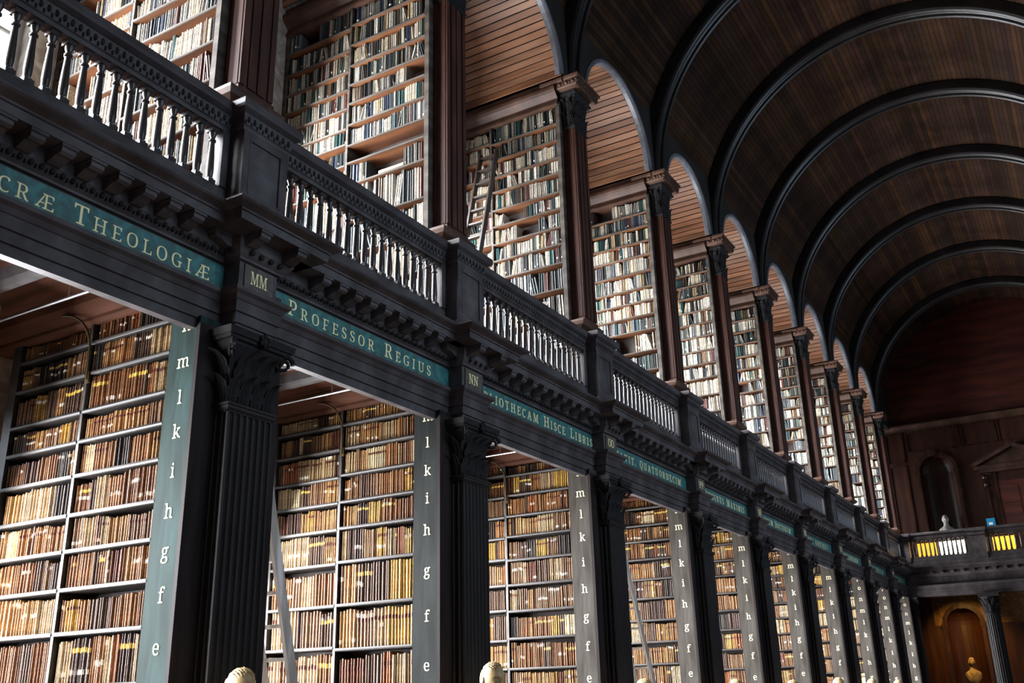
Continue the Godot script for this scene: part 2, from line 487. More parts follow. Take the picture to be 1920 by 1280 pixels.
func vaults() -> void:
	var rng := RandomNumberGenerator.new()
	rng.seed = 11
	# the nave: a barrel of narrow boards along the hall, cut by the arches of the alcoves
	var root := G.new()
	root.box(Vector3(-4.5, 14.45, END_WALL_Z - 0.6), Vector3(4.5, 14.6, 4.6))
	for s in [-1, 1]:
		root.box(Vector3(minf(s * 4.4, s * 4.5), 12.2, END_WALL_Z - 0.6), Vector3(maxf(s * 4.4, s * 4.5), 14.6, 4.6))
		root.box(Vector3(minf(s * 4.4, s * 6.6), 12.2, END_WALL_Z - 0.6), Vector3(maxf(s * 4.4, s * 6.6), 12.35, 4.6))
	var ceil := struct("ceiling", root.mesh(), M.joint, "dark boarded barrel vault over the long hall")
	var tones := [Color(0.05, 0.025, 0.0135), Color(0.036, 0.019, 0.012), Color(0.064, 0.031, 0.0145), Color(0.042, 0.022, 0.015)]
	var start := asin(sqrt(VAULT_R * VAULT_R - SPANDREL_X * SPANDREL_X) / VAULT_R)
	var boards := 100
	for k in range(-1, 11):
		var za := cz(k - 1)
		var zb := cz(k) if k < 10 else END_WALL_Z
		if k == -1:
			za = 4.6
		var g := G.new()
		for i in boards:
			var tone: Color = tones[rng.randi() % 4] * rng.randf_range(0.75, 1.25)
			for s in [[0.0, 0.9, 0.0, 0.0], [0.9, 0.93, 0.0, 0.016], [0.93, 0.97, 0.016, 0.016], [0.97, 1.0, 0.016, 0.0]]:
				g.tint = tone if s[1] < 0.91 else Color(0.008, 0.006, 0.005)
				var p := []
				for e in 2:
					var t: float = start + (PI - 2 * start) * (i + s[e]) / boards
					p.append(Vector3(-cos(t), sin(t), 0) * (VAULT_R + s[2 + e]) + Vector3(0, VAULT_Y, 0))
				var tm: float = start + (PI - 2 * start) * (i + (s[0] + s[1]) / 2) / boards
				g.quad(p[0] + Vector3(0, 0, za), p[0] + Vector3(0, 0, zb), p[1] + Vector3(0, 0, zb), p[1] + Vector3(0, 0, za), Vector3(cos(tm), -sin(tm), 0))
		var o := part(ceil, "vault_boards", g.mesh(true), M.vault)
		o.set_meta("kind", "stuff")
	# upright spandrels under the barrel: pierced by an arch at every alcove on this side, plain on the other
	var top_y := VAULT_Y + sin(start) * VAULT_R + 0.01
	var sp := G.new()
	for k in range(0, 10):
		var r := bay_radius(k)
		var zm := (cz(k) + cz(k - 1)) / 2
		for i in 32:
			var q := []
			for e in 2:
				var t := PI * (i + e) / 32.0
				q.append(Vector2(zm - cos(t) * r, SPRING_Y + sin(t) * r))
			sp.quad(Vector3(SPANDREL_X, q[0].y, q[0].x), Vector3(SPANDREL_X, q[1].y, q[1].x), Vector3(SPANDREL_X, top_y, q[1].x), Vector3(SPANDREL_X, top_y, q[0].x), Vector3.RIGHT)
		for e in [[cz(k), zm - r], [zm + r, cz(k - 1)]]:
			sp.quad(Vector3(SPANDREL_X, SPRING_Y - 0.1, e[0]), Vector3(SPANDREL_X, SPRING_Y - 0.1, e[1]), Vector3(SPANDREL_X, top_y, e[1]), Vector3(SPANDREL_X, top_y, e[0]), Vector3.RIGHT)
	sp.box(Vector3(SPANDREL_X - 0.1, SPRING_Y - 0.1, END_WALL_Z), Vector3(SPANDREL_X, top_y, cz(9)))
	sp.box(Vector3(SPANDREL_X - 0.1, SPRING_Y - 0.1, cz(-1)), Vector3(SPANDREL_X, top_y, 4.6))
	sp.box(Vector3(-SPANDREL_X, SPRING_Y, END_WALL_Z), Vector3(-SPANDREL_X + 0.3, top_y, 4.6))
	part(ceil, "spandrels", sp.mesh(), M.spandrel)
	# the alcoves: small barrels of broad planks across the side
	for k in range(0, 10):
		var r := bay_radius(k)
		var zm := (cz(k) + cz(k - 1)) / 2
		var back := G.new()
		for i in 24:
			var t0 := PI * i / 24.0
			var t1 := PI * (i + 1) / 24.0
			var nn := Vector3(0, -sin((t0 + t1) / 2), cos((t0 + t1) / 2))
			var pa := Vector3(0, SPRING_Y + sin(t0) * (r + 0.02), zm - cos(t0) * (r + 0.02))
			var pb := Vector3(0, SPRING_Y + sin(t1) * (r + 0.02), zm - cos(t1) * (r + 0.02))
			back.quad(pa + Vector3(WALL_X, 0, 0), pa + Vector3(SPANDREL_X, 0, 0), pb + Vector3(SPANDREL_X, 0, 0), pb + Vector3(WALL_X, 0, 0), nn)
		var node := struct("ceiling", back.mesh(), M.joint, "small planked barrel vault over a gallery alcove")
		node.name = "ceiling_%03d" % (k + 1)
		var count := 35
		var rest := G.new()
		for i in count:
			var t0 := PI * (i + 0.08) / count
			var t1 := PI * (i + 0.92) / count
			var far := i < 23
			var g := G.new() if far else rest
			var a := Vector3(0, SPRING_Y + sin(t0) * r, zm - cos(t0) * r)
			var b := Vector3(0, SPRING_Y + sin(t1) * r, zm - cos(t1) * r)
			var up := Vector3(0, sin((t0 + t1) / 2), -cos((t0 + t1) / 2)) * 0.019
			var xa := SPANDREL_X - 0.005
			var xb := xa
			var pts := [a + Vector3(WALL_X, 0, 0), a + Vector3(xa, 0, 0), b + Vector3(xb, 0, 0), b + Vector3(WALL_X, 0, 0)]
			g.quad(pts[0], pts[1], pts[2], pts[3], -up.normalized())
			g.quad(pts[0], pts[1], pts[1] + up, pts[0] + up, (a - b).normalized())
			g.quad(pts[3], pts[2], pts[2] + up, pts[3] + up, (b - a).normalized())
			if far:
				part(node, "plank", g.mesh(), M["plank%d" % (rng.randi() % 4)])
		var o := part(node, "planks", rest.mesh(), M.plank1)
		o.set_meta("kind", "stuff")
		# moulded rim of the arch where the small vault meets the nave
		var rim := G.new()
		var ring := []
		for i in 33:
			var t := PI * i / 32.0
			var d := Vector3(0, sin(t), -cos(t))
			var row := []
			for q in [[0.0, -0.1], [-0.03, -0.08], [-0.035, -0.01], [-0.015, 0.025], [0.02, 0.035], [0.05, 0.02], [0.055, -0.01]]:
				var y: float = SPRING_Y + d.y * (r + q[0])
				row.append(Vector3(SPANDREL_X + q[1], y, zm + d.z * (r + q[0])))
			ring.append(row)
		for i in 32:
			for j in 6:
				var mid: Vector3 = (ring[i][0] + ring[i][6]) / 2 + Vector3(-0.02, 0, 0)
				rim.face(ring[i][j], ring[i + 1][j], ring[i + 1][j + 1], ring[i][j + 1], (ring[i][j] + ring[i][j + 1]) / 2 - mid)
		trims += 1
		struct("trim_%d" % trims, rim.mesh(), M.arch, "moulded arch rim between an alcove vault and the nave vault")
	# ribs springing from every pier
	for k in range(0, 10):
		var mesh := once("rib", rib_mesh)
		var t := thing("vault_rib", rib_label(k), "vault rib", Vector3(-3.64, SPRING_Y, cz(k)), "ribs of the nave vault")
		part(t, "moulded_arch", mesh, M.rib, Vector3(0, 0, cz(k)))

func which(k: int) -> String:
	return ["the first", "the second", "the third", "the fourth", "the fifth", "the sixth", "the seventh", "the eighth", "the ninth", "the tenth", "the last"][clampi(k + 1, 0, 10)]

var pier_word := {-2: "an unseen", -1: "the THEOLOGIÆ bay's near", 0: "the MM", 1: "the NN", 2: "the OO", 3: "the PP", 4: "the QQ", 5: "the RR", 6: "the SS", 7: "the TT", 8: "the VV", 9: "the end gallery"}

func rib_label(k: int) -> String:
	return "dark moulded vault rib rising from the column above %s pier" % pier_word[k]

func rib_mesh() -> Mesh:
	var g := G.new()
	var prof := [[3.9, -0.17], [3.75, -0.17], [3.7, -0.165], [3.66, -0.14], [3.64, -0.11], [3.655, -0.075], [3.7, -0.06], [3.715, -0.03], [3.715, 0.03], [3.7, 0.06], [3.655, 0.075], [3.64, 0.11], [3.66, 0.14], [3.7, 0.165], [3.75, 0.17], [3.9, 0.17]]
	var steps := 72
	var rows := []
	for i in steps + 1:
		var t := -0.03 + (PI + 0.06) * i / steps
		var row := []
		for q in prof:
			row.append(Vector3(-cos(t) * q[0], VAULT_Y + sin(t) * q[0], q[1]))
		rows.append(row)
	for i in steps:
		var t := -0.03 + (PI + 0.06) * (i + 0.5) / steps
		for j in prof.size() - 1:
			var hint := Vector3(cos(t), -sin(t), 0) * 0.5 + Vector3(0, 0, (prof[j][1] + prof[j + 1][1]) * 4)
			g.face(rows[i][j], rows[i + 1][j], rows[i + 1][j + 1], rows[i][j + 1], hint)
	return g.mesh()


# ---------------------------------------------------------------- lower arcade
func leaf_mesh(h: float, w: float, lean: float) -> Mesh:
	# acanthus leaf standing on its base, face towards +x: lobed edges, raised midrib and veins, tip curling out and down
	var g := G.new()
	var rows := []
	var n := 16
	for i in n + 1:
		var t := i / float(n)
		var curl := maxf(t - 0.66, 0.0) / 0.34
		var out := lean * (0.25 * t + 0.75 * pow(t, 3.0)) + 0.012 * curl
		var y := h * (t - 0.2 * curl * curl)
		var half := w / 2 * (0.7 + 0.5 * sin(minf(t * 1.25, 1.0) * PI)) * (1.0 - 0.6 * pow(t, 4)) * (0.86 + 0.2 * absf(sin(t * PI * 4.0)))
		var row := []
		for j in 9:
			var s := (j - 4) / 4.0
			var fold := 0.02 * (1.0 - s * s) + (0.012 if j == 4 else 0.0) + (0.007 if j % 2 == 0 and j != 4 else 0.0)
			row.append(Vector3(out + fold, y - 0.02 * absf(s) * (1.0 - t), s * half))
		rows.append(row)
	for i in n:
		for j in 8:
			g.face(rows[i][j], rows[i][j + 1], rows[i + 1][j + 1], rows[i + 1][j], Vector3(1, -0.2, 0))
	return g.mesh()

func volute_mesh(r: float) -> Mesh:
	var g := G.new()
	var p := []
	for i in 22:
		var t := i / 21.0
		var a := t * TAU * 1.6
		p.append(Vector3(cos(a) * r * (1.0 - 0.8 * t), sin(a) * r * (1.0 - 0.8 * t), 0))
	g.tube(p, r * 0.3, 6, r * 0.16)
	return g.mesh()

func fluted(front: float, back: float, half: float, n_front: int, n_side: int) -> PackedVector2Array:
	# outline of (x, z): near side, front, far side
	var p := PackedVector2Array()
	p.append(Vector2(back, half))
	var runs := [[Vector2(back, half), Vector2(front, half), n_side, Vector2(0, -1)], [Vector2(front, half), Vector2(front, -half), n_front, Vector2(-1, 0)], [Vector2(front, -half), Vector2(back, -half), n_side, Vector2(0, 1)]]
	for r in runs:
		var a: Vector2 = r[0]
		var b: Vector2 = r[1]
		var d: Vector2 = (b - a) / (r[2] + 0.28)
		for i in r[2]:
			var s: Vector2 = a + d * (i + 0.28)
			for j in 6:
				var t := j / 5.0
				p.append(s + d * 0.72 * t + r[3] * d.length() * 0.36 * sin(t * PI))
		p.append(b)
	return p

func lower_pier(k: int) -> void:
	var at := Vector3(-3.585, 0, cz(k))
	var o := Vector3(0, 0, cz(k))
	var t := thing("pilaster", "dark fluted Corinthian pilaster on the bookcase end below %s tablet" % pier_word[k], "pilaster", at, "lower pilasters")
	part(t, "base", once("pil_base", func():
		var g := G.new()
		g.stack([[0, 0.06], [0.22, 0.06], [0.24, 0.05], [0.3, 0.05], [0.36, 0.01], [0.38, 0.0]], -3.44, -3.585, 0, 0.232)
		return g.mesh()), M.oak_upright, o)
	part(t, "shaft", once("pil_shaft", func():
		var g := G.new()
		g.upright(fluted(-3.445, -3.585, 0.225, 7, 2), 0.38, 3.6, false)
		g.stack([[3.59, 0.0], [3.66, 0.0]], -3.445, -3.585, 0, 0.225)
		return g.mesh()), M.oak_upright, o)
	part(t, "necking", once("pil_neck", func():
		var g := G.new()
		g.stack([[3.6, 0.0], [3.615, 0.012], [3.63, 0.012], [3.64, 0.022], [3.652, 0.022], [3.665, 0.0]], -3.44, -3.585, 0, 0.232)
		return g.mesh()), M.oak_upright, o)
	var cap := part(t, "capital", once("pil_cap", func():
		var g := G.new()
		g.stack([[3.66, -0.02], [3.85, -0.015], [3.98, 0.0], [4.06, 0.035], [4.1, 0.06], [4.125, 0.06], [4.125, 0.085], [4.15, 0.085], [4.155, 0.1], [4.21, 0.105]], -3.46, -3.585, 0, 0.235)
		return g.mesh()), M.carved, o)
	for row in [[3.665, 0.25, 0.11, 0.105, 4], [3.79, 0.31, 0.12, 0.15, 3]]:
		var mesh := once("leaf%s" % row[4], leaf_mesh.bind(row[1], row[2], row[3]))
		for i in row[4]:
			var z: float = (i - (row[4] - 1) / 2.0) * 0.124
			part(cap, "acanthus_leaf", mesh, M.carved, o + Vector3(-3.474, row[0], z))
		var side := part(cap, "acanthus_leaf", mesh, M.carved, o + Vector3(-3.52, row[0], 0.21))
		side.rotation.y = -PI / 2
	for s in [-1, 1]:
		var vo := part(cap, "volute", once("volute", volute_mesh.bind(0.075)), M.carved, o + Vector3(-3.4, 4.06, s * 0.26))
		vo.rotation.y = -s * PI / 4
	part(cap, "flower", once("flower", func():
		var g := G.new()
		g.ball(Vector3.ZERO, Vector3(0.03, 0.04, 0.04))
		for i in 6:
			g.ball(Vector3(0.012, cos(i * TAU / 6) * 0.04, sin(i * TAU / 6) * 0.04), Vector3(0.02, 0.022, 0.022), 6, 4)
		return g.mesh()), M.carved, o + Vector3(-3.36, 4.165, 0))

var profile := [[4.21, 0.0], [4.285, 0.0], [4.287, 0.018], [4.37, 0.018], [4.372, 0.036], [4.46, 0.036], [4.465, 0.045], [4.5, 0.062], [4.52, 0.09], [4.55, 0.095], [4.555, 0.0], [4.795, 0.0], [4.8, 0.03], [4.815, 0.034], [4.83, 0.05], [4.835, 0.055], [4.88, 0.09], [4.965, 0.09], [4.965, 0.28], [5.025, 0.285], [5.03, 0.3], [5.045, 0.3], [5.05, 0.31], [5.07, 0.36], [5.085, 0.373], [5.1, 0.373]]

func split(p: Array, from: float, to: float) -> Array:
	return p.filter(func(q): return q[0] >= from - 1e-4 and q[0] <= to + 1e-4)

func lettering(text: String, z0: float, z1: float, y: float, x: float, small: float, big: float) -> Mesh:
	# capitals set one by one between two places along the hall; words begin with a taller capital
	var font := SystemFont.new()
	font.font_names = PackedStringArray(["Droid Serif"])
	var glyphs := []
	var first := true
	var wide := 0.0
	for ch in text:
		if ch == " ":
			glyphs.append([null, 0.55 * small])
			wide += 0.55 * small
			first = true
			continue
		var tm := TextMesh.new()
		tm.font = font
		tm.text = ch
		tm.font_size = 64
		tm.pixel_size = 0.01
		tm.depth = 0.05
		tm.horizontal_alignment = HORIZONTAL_ALIGNMENT_LEFT
		tm.vertical_alignment = VERTICAL_ALIGNMENT_BOTTOM
		var h := big if first else small
		var s := h / 0.457                     # cap height of the font at this size
		var box := tm.get_aabb()
		glyphs.append([tm, box.size.x * s, box.position, s])
		wide += box.size.x * s
		first = false
	var gap := ((z0 - z1) - wide) / maxi(glyphs.size() - 1, 1)
	var squeeze := 1.0
	if gap < 0.012:
		squeeze = (z0 - z1) / (wide + 0.012 * glyphs.size())
		gap = 0.012 * squeeze
	var st := SurfaceTool.new()
	st.begin(Mesh.PRIMITIVE_TRIANGLES)
	var at := z0
	for e in glyphs:
		if e[0]:
			var s: float = e[3]
			var b := Basis(Vector3(0, 0, -s * squeeze), Vector3(0, s, 0), Vector3(0.1, 0, 0))
			var base: float = 0.0
			var arr: Array = e[0].get_mesh_arrays()
			var am := ArrayMesh.new()
			am.add_surface_from_arrays(Mesh.PRIMITIVE_TRIANGLES, arr)
			var sit: float = baseline(font) * s
			st.append_from(am, 0, Transform3D(b, Vector3(x, y - sit + base, at) - b * Vector3(e[2].x, 0, 0)))
		at -= e[1] * squeeze + gap
	return st.commit()

var base_line := INF
func baseline(font: Font) -> float:
	if base_line == INF:
		var tm := TextMesh.new()
		tm.font = font
		tm.text = "H"
		tm.font_size = 64
		tm.pixel_size = 0.01
		tm.horizontal_alignment = HORIZONTAL_ALIGNMENT_LEFT
		tm.vertical_alignment = VERTICAL_ALIGNMENT_BOTTOM
		base_line = tm.get_aabb().position.y
	return base_line

# text, where it begins and ends along the hall, height of the first letters and of the rest
var inscriptions := {
	0: ["SACRÆ THEOLOGIÆ", -2.7, -4.68, 0.14, 0.105],
	1: ["PROFESSOR REGIUS", -5.54, -7.58, 0.132, 0.1],
	2: ["BIBLIOTHECAM HISCE LIBRIS", -8.36, -11.22, 0.125, 0.1],
	3: ["DITAVIT. QUATUORDECIM", -11.72, -14.34, 0.11, 0.1],
	4: ["OMNIBUS MAXIMIS", -15.4, -17.46, 0.12, 0.105],
	5: ["VIRORUM DOCTORUM", -18.3, -20.5, 0.12, 0.105],
	6: ["LIBRI ANTIQUI", -21.6, -23.6, 0.12, 0.105],
	7: ["OMNIUM SCIENTIARUM", -24.7, -26.8, 0.12, 0.105],
	8: ["BIBLIOTHECA", -27.9, -30.0, 0.12, 0.105],
	9: ["COLLEGII", -31.3, -33.1, 0.12, 0.105]}
var tablets := ["MM", "NN", "OO", "PP", "QQ", "RR", "SS", "TT", "VV"]

func entablature(k: int) -> void:
	var za := cz(k - 1) - 0.2
	var zb := cz(k) + 0.2
	var mid := Vector3(RECESS_X, 4.21, (za + zb) / 2)
	var word: String = inscriptions[k][0]
	var t := thing("entablature", "dark carved entablature with green frieze lettered %s" % word if k < 4 else "dark entablature with green frieze and tiny gilt lettering before %s tablet" % pier_word[k], "entablature", mid, "entablature over the alcoves")
	var f := func(from, to): return split(profile, from, to).map(func(q): return Vector2(RECESS_X + q[1], q[0]))
	var g := G.new()
	g.run_z([Vector2(-3.71, 4.21)] + f.call(4.21, 4.55), za, zb)
	g.run_z([Vector2(-3.71, 4.8), Vector2(-3.71, 4.21)], za, zb)
	part(t, "architrave", g.mesh(), M.oak)
	g = G.new()
	g.run_z(f.call(4.55, 4.8), za, zb)
	var fr := part(t, "frieze", g.mesh(), M.oak)
	g = G.new()
	g.run_z([Vector2(RECESS_X, 4.585), Vector2(RECESS_X + 0.008, 4.59), Vector2(RECESS_X + 0.008, 4.782), Vector2(RECESS_X, 4.787)], za - 0.002, zb + 0.002)
	part(fr, "painted_panel", g.mesh(), M.green)
	var i: Array = inscriptions[k]
	var y := 4.625 if k > 0 else 4.612
	part(fr, "lettering", lettering(i[0], i[1], i[2], y, RECESS_X + 0.009, i[4], i[3]), M.gold)
	g = G.new()
	g.run_z(f.call(4.8, 5.1) + [Vector2(-3.7, 5.1)], za, zb)
	part(t, "cornice", g.mesh(), M.oak)
	part(t, "egg_moulding", eggs(za, zb, RECESS_X), M.carved).set_meta("kind", "stuff")
	var count := 9
	var mesh := once("modillion", modillion)
	var a := cz(k - 1) - 0.7
	var b := cz(k) + 0.7
	for j in count:
		part(t, "modillion", mesh, M.oak, Vector3(RECESS_X, 0, lerpf(a, b, float(j) / (count - 1))))

func modillion() -> Mesh:
	var g := G.new()
	g.box(Vector3(0.08, 4.945, -0.06), Vector3(0.275, 4.966, 0.06))
	for z in [-0.05, 0.05]:
		var poly := [Vector2(0.08, 4.88), Vector2(0.12, 4.872), Vector2(0.16, 4.885), Vector2(0.2, 4.905), Vector2(0.235, 4.9), Vector2(0.26, 4.915), Vector2(0.262, 4.945)]
		for i in poly.size() - 1:
			g.quad(Vector3(poly[i].x, poly[i].y, z), Vector3(poly[i + 1].x, poly[i + 1].y, z), Vector3(poly[i + 1].x, 4.945, z), Vector3(poly[i].x, 4.945, z), Vector3(0, 0, signf(z)))
			if z > 0:
				var d: Vector2 = (poly[i + 1] - poly[i]).normalized()
				g.quad(Vector3(poly[i].x, poly[i].y, -0.05), Vector3(poly[i].x, poly[i].y, 0.05), Vector3(poly[i + 1].x, poly[i + 1].y, 0.05), Vector3(poly[i + 1].x, poly[i + 1].y, -0.05), Vector3(d.y, -d.x, 0))
	return g.mesh()

func eggs(za: float, zb: float, x: float) -> Mesh:
	var g := G.new()
	var n := int((za - zb) / 0.075)
	for i in n:
		var z := lerpf(za, zb, (i + 0.5) / n)
		g.ball(Vector3(x + 0.072, 4.857, z), Vector3(0.02, 0.026, 0.022), 6, 4)
		g.ball(Vector3(x + 0.066, 4.846, z + 0.0375), Vector3(0.018, 0.02, 0.009), 5, 3)
	return g.mesh()

func pier_block(k: int) -> void:
	# the entablature breaks forward over each pier, with a lettered tablet
	var o := Vector3(0, 0, cz(k))
	var t := thing("entablature_block", "projecting dark entablature block over a capital, with gilt tablet %s" % (tablets[k] if k >= 0 else "LL"), "entablature", Vector3(-3.6, 4.21, cz(k)), "entablature blocks over the piers")
	for r in [["architrave", 4.21, 4.55], ["frieze", 4.55, 4.8], ["cornice", 4.8, 5.1]]:
		part(t, r[0], once("block_" + r[0], func():
			var g := G.new()
			g.stack(split(profile, r[1], r[2]), BLOCK_X, -3.66, 0, 0.2)
			return g.mesh()), M.oak, o)
	part(t, "egg_moulding", once("block_eggs", func():
		var g := G.new()
		for i in 4:
			g.ball(Vector3(BLOCK_X + 0.075, 4.857, -0.15 + 0.1 * i), Vector3(0.02, 0.026, 0.028), 6, 4)
			if i < 2:
				g.ball(Vector3(BLOCK_X - 0.02 - 0.1 * i, 4.857, 0.275), Vector3(0.028, 0.026, 0.02), 6, 4)
		return g.mesh()), M.carved, o)
	for z in [-0.2, 0.2]:
		part(t, "modillion", once("modillion", modillion), M.oak, o + Vector3(BLOCK_X, 0, z))
	var side := part(t, "modillion", once("modillion", modillion), M.oak, o + Vector3(BLOCK_X - 0.05, 0, 0.2))
	side.rotation.y = -PI / 2
	var tab := part(t, "tablet", once("tablet", func():
		var g := G.new()
		g.stack([[4.578, 0.0], [4.582, 0.012], [4.785, 0.012], [4.789, 0.0]], BLOCK_X, BLOCK_X - 0.05, 0, 0.14)
		return g.mesh()), M.tablet, o)
	if k >= 0:
		part(tab, "lettering", lettering(tablets[k], cz(k) + 0.09, cz(k) - 0.09, 4.635, BLOCK_X + 0.013, 0.105, 0.105), M.gold)


# ---------------------------------------------------------------- gallery balustrade
func baluster_mesh() -> Mesh:
	var g := G.new()
	g.box(Vector3(-0.036, 5.437, -0.036), Vector3(0.036, 5.475, 0.036))
	g.lathe([Vector2(0.034, 5.475), Vector2(0.036, 5.485), Vector2(0.027, 5.497), Vector2(0.029, 5.52), Vector2(0.0315, 5.55), Vector2(0.031, 5.6), Vector2(0.028, 5.68), Vector2(0.0235, 5.76), Vector2(0.021, 5.81), Vector2(0.03, 5.82), Vector2(0.03, 5.832), Vector2(0.02, 5.842), Vector2(0.021, 5.855), Vector2(0.031, 5.885), Vector2(0.033, 5.9)], 10)
	g.box(Vector3(-0.038, 5.9, -0.038), Vector3(0.038, 5.938, 0.038))
	return g.mesh()

var rail_profile := [[5.936, 0.0], [5.965, 0.008], [5.975, 0.02], [5.98, 0.012], [6.075, 0.03], [6.085, 0.05], [6.1, 0.075], [6.12, 0.085], [6.16, 0.085], [6.18, 0.075]]
var plinth_profile := [[5.09, 0.06], [5.2, 0.06], [5.215, 0.04], [5.25, 0.02], [5.26, 0.012], [5.34, 0.012], [5.345, 0.0], [5.42, 0.0], [5.437, -0.012]]

func carved_band(z0: float, z1: float, x: float, y: float) -> Mesh:
	var g := G.new()
	var n := maxi(int(absf(z0 - z1) / 0.06), 1)
	for i in n:
		var z := lerpf(z0, z1, (i + 0.5) / n)
		g.ball(Vector3(x + 0.004, y + 0.014, z), Vector3(0.009, 0.034, 0.018), 6, 4)
		g.ball(Vector3(x - 0.004, y - 0.014, z + 0.03), Vector3(0.008, 0.03, 0.013), 6, 4)
	return g.mesh()

func balustrade(k: int) -> void:
	var za := cz(k - 1) - 0.26
	var zb := cz(k) + 0.26
	var t := thing("balustrade", "dark carved gallery balustrade above the %s frieze" % (inscriptions[k][0] if k < 4 else "faded gilt lettered"), "balustrade", Vector3(-3.65, 5.09, (za + zb) / 2), "gallery balustrade")
	if k >= 4:
		t.set_meta("label", "dark gallery balustrade bay between %s and %s pedestals" % [pier_word[k - 1].trim_prefix("the "), pier_word[k].trim_prefix("the ")])
	var g := G.new()
	g.run_z(plinth_profile.map(func(q): return Vector2(-3.63 + q[1], q[0])) + [Vector2(-3.74, 5.437), Vector2(-3.74, 5.06)], za, zb)
	part(t, "plinth", g.mesh(), M.oak)
	g = G.new()
	g.run_z([Vector2(-3.74, 5.936)] + rail_profile.map(func(q): return Vector2(-3.63 + q[1], q[0])) + [Vector2(-3.81, 6.18), Vector2(-3.81, 6.1), Vector2(-3.74, 6.04), Vector2(-3.74, 5.936)], za, zb)
	var hr := part(t, "handrail", g.mesh(), M.oak)
	part(hr, "leaf_carving", carved_band(za, zb, -3.612, 6.025), M.carved).set_meta("kind", "stuff")
	for z in [za - 0.035, zb + 0.035]:
		g = G.new()
		g.box(Vector3(-3.74, 5.437, z - 0.035), Vector3(-3.625, 5.936, z + 0.035))
		part(t, "end_post", g.mesh(), M.oak)
	var mesh := once("baluster", baluster_mesh)
	for i in 19:
		part(t, "baluster", mesh, M.baluster, Vector3(-3.685, 0, lerpf(za - 0.125, zb + 0.125, i / 18.0)))

func pedestal(k: int) -> void:
	var o := Vector3(0, 0, cz(k))
	var t := thing("balustrade_pedestal", "dark panelled balustrade pedestal above %s tablet" % pier_word[k], "pedestal", Vector3(-3.6, 5.1, cz(k)), "balustrade pedestals")
	part(t, "base", once("ped_base", func():
		var g := G.new()
		g.stack([[5.1, 0.06], [5.2, 0.06], [5.215, 0.045], [5.25, 0.02], [5.27, 0.012], [5.29, 0.0]], -3.477, -3.65, 0, 0.26)
		return g.mesh()), M.oak, o)
	part(t, "die", once("ped_die", func():
		var g := G.new()
		g.stack([[5.29, 0.0], [5.98, 0.0]], -3.487, -3.65, 0, 0.25)
		for z in [-0.215, 0.215]:
			g.box(Vector3(-3.49, 5.29, z - 0.035), Vector3(-3.475, 5.98, z + 0.035))
		for y in [5.29, 5.88]:
			g.box(Vector3(-3.49, y, -0.18), Vector3(-3.475, y + 0.1, 0.18))
		return g.mesh()), M.oak, o)
	part(t, "panel_moulding", once("ped_panel", func():
		var g := G.new()
		for s in [-1, 1]:
			g.beam(Vector3(-3.482, 5.39, s * 0.172), Vector3(-3.482, 5.88, s * 0.172), 0.016, 0.02, Vector3(0, 0, 1))
		for y in [5.398, 5.872]:
			g.beam(Vector3(-3.482, y, -0.18), Vector3(-3.482, y, 0.18), 0.016, 0.02, Vector3(0, 1, 0))
		return g.mesh()), M.oak, o)
	var cap := part(t, "cap", once("ped_cap", func():
		var g := G.new()
		g.stack([[5.936, 0.0], [5.965, 0.008], [5.975, 0.02], [5.98, 0.008], [6.075, 0.026], [6.085, 0.045], [6.1, 0.07], [6.12, 0.08], [6.16, 0.08], [6.18, 0.07]], -3.477, -3.65, 0, 0.26)
		return g.mesh()), M.oak, o)
	part(cap, "leaf_carving", once("ped_carve", func(): return carved_band(0.26, -0.26, -3.463, 6.022)), M.carved, o)


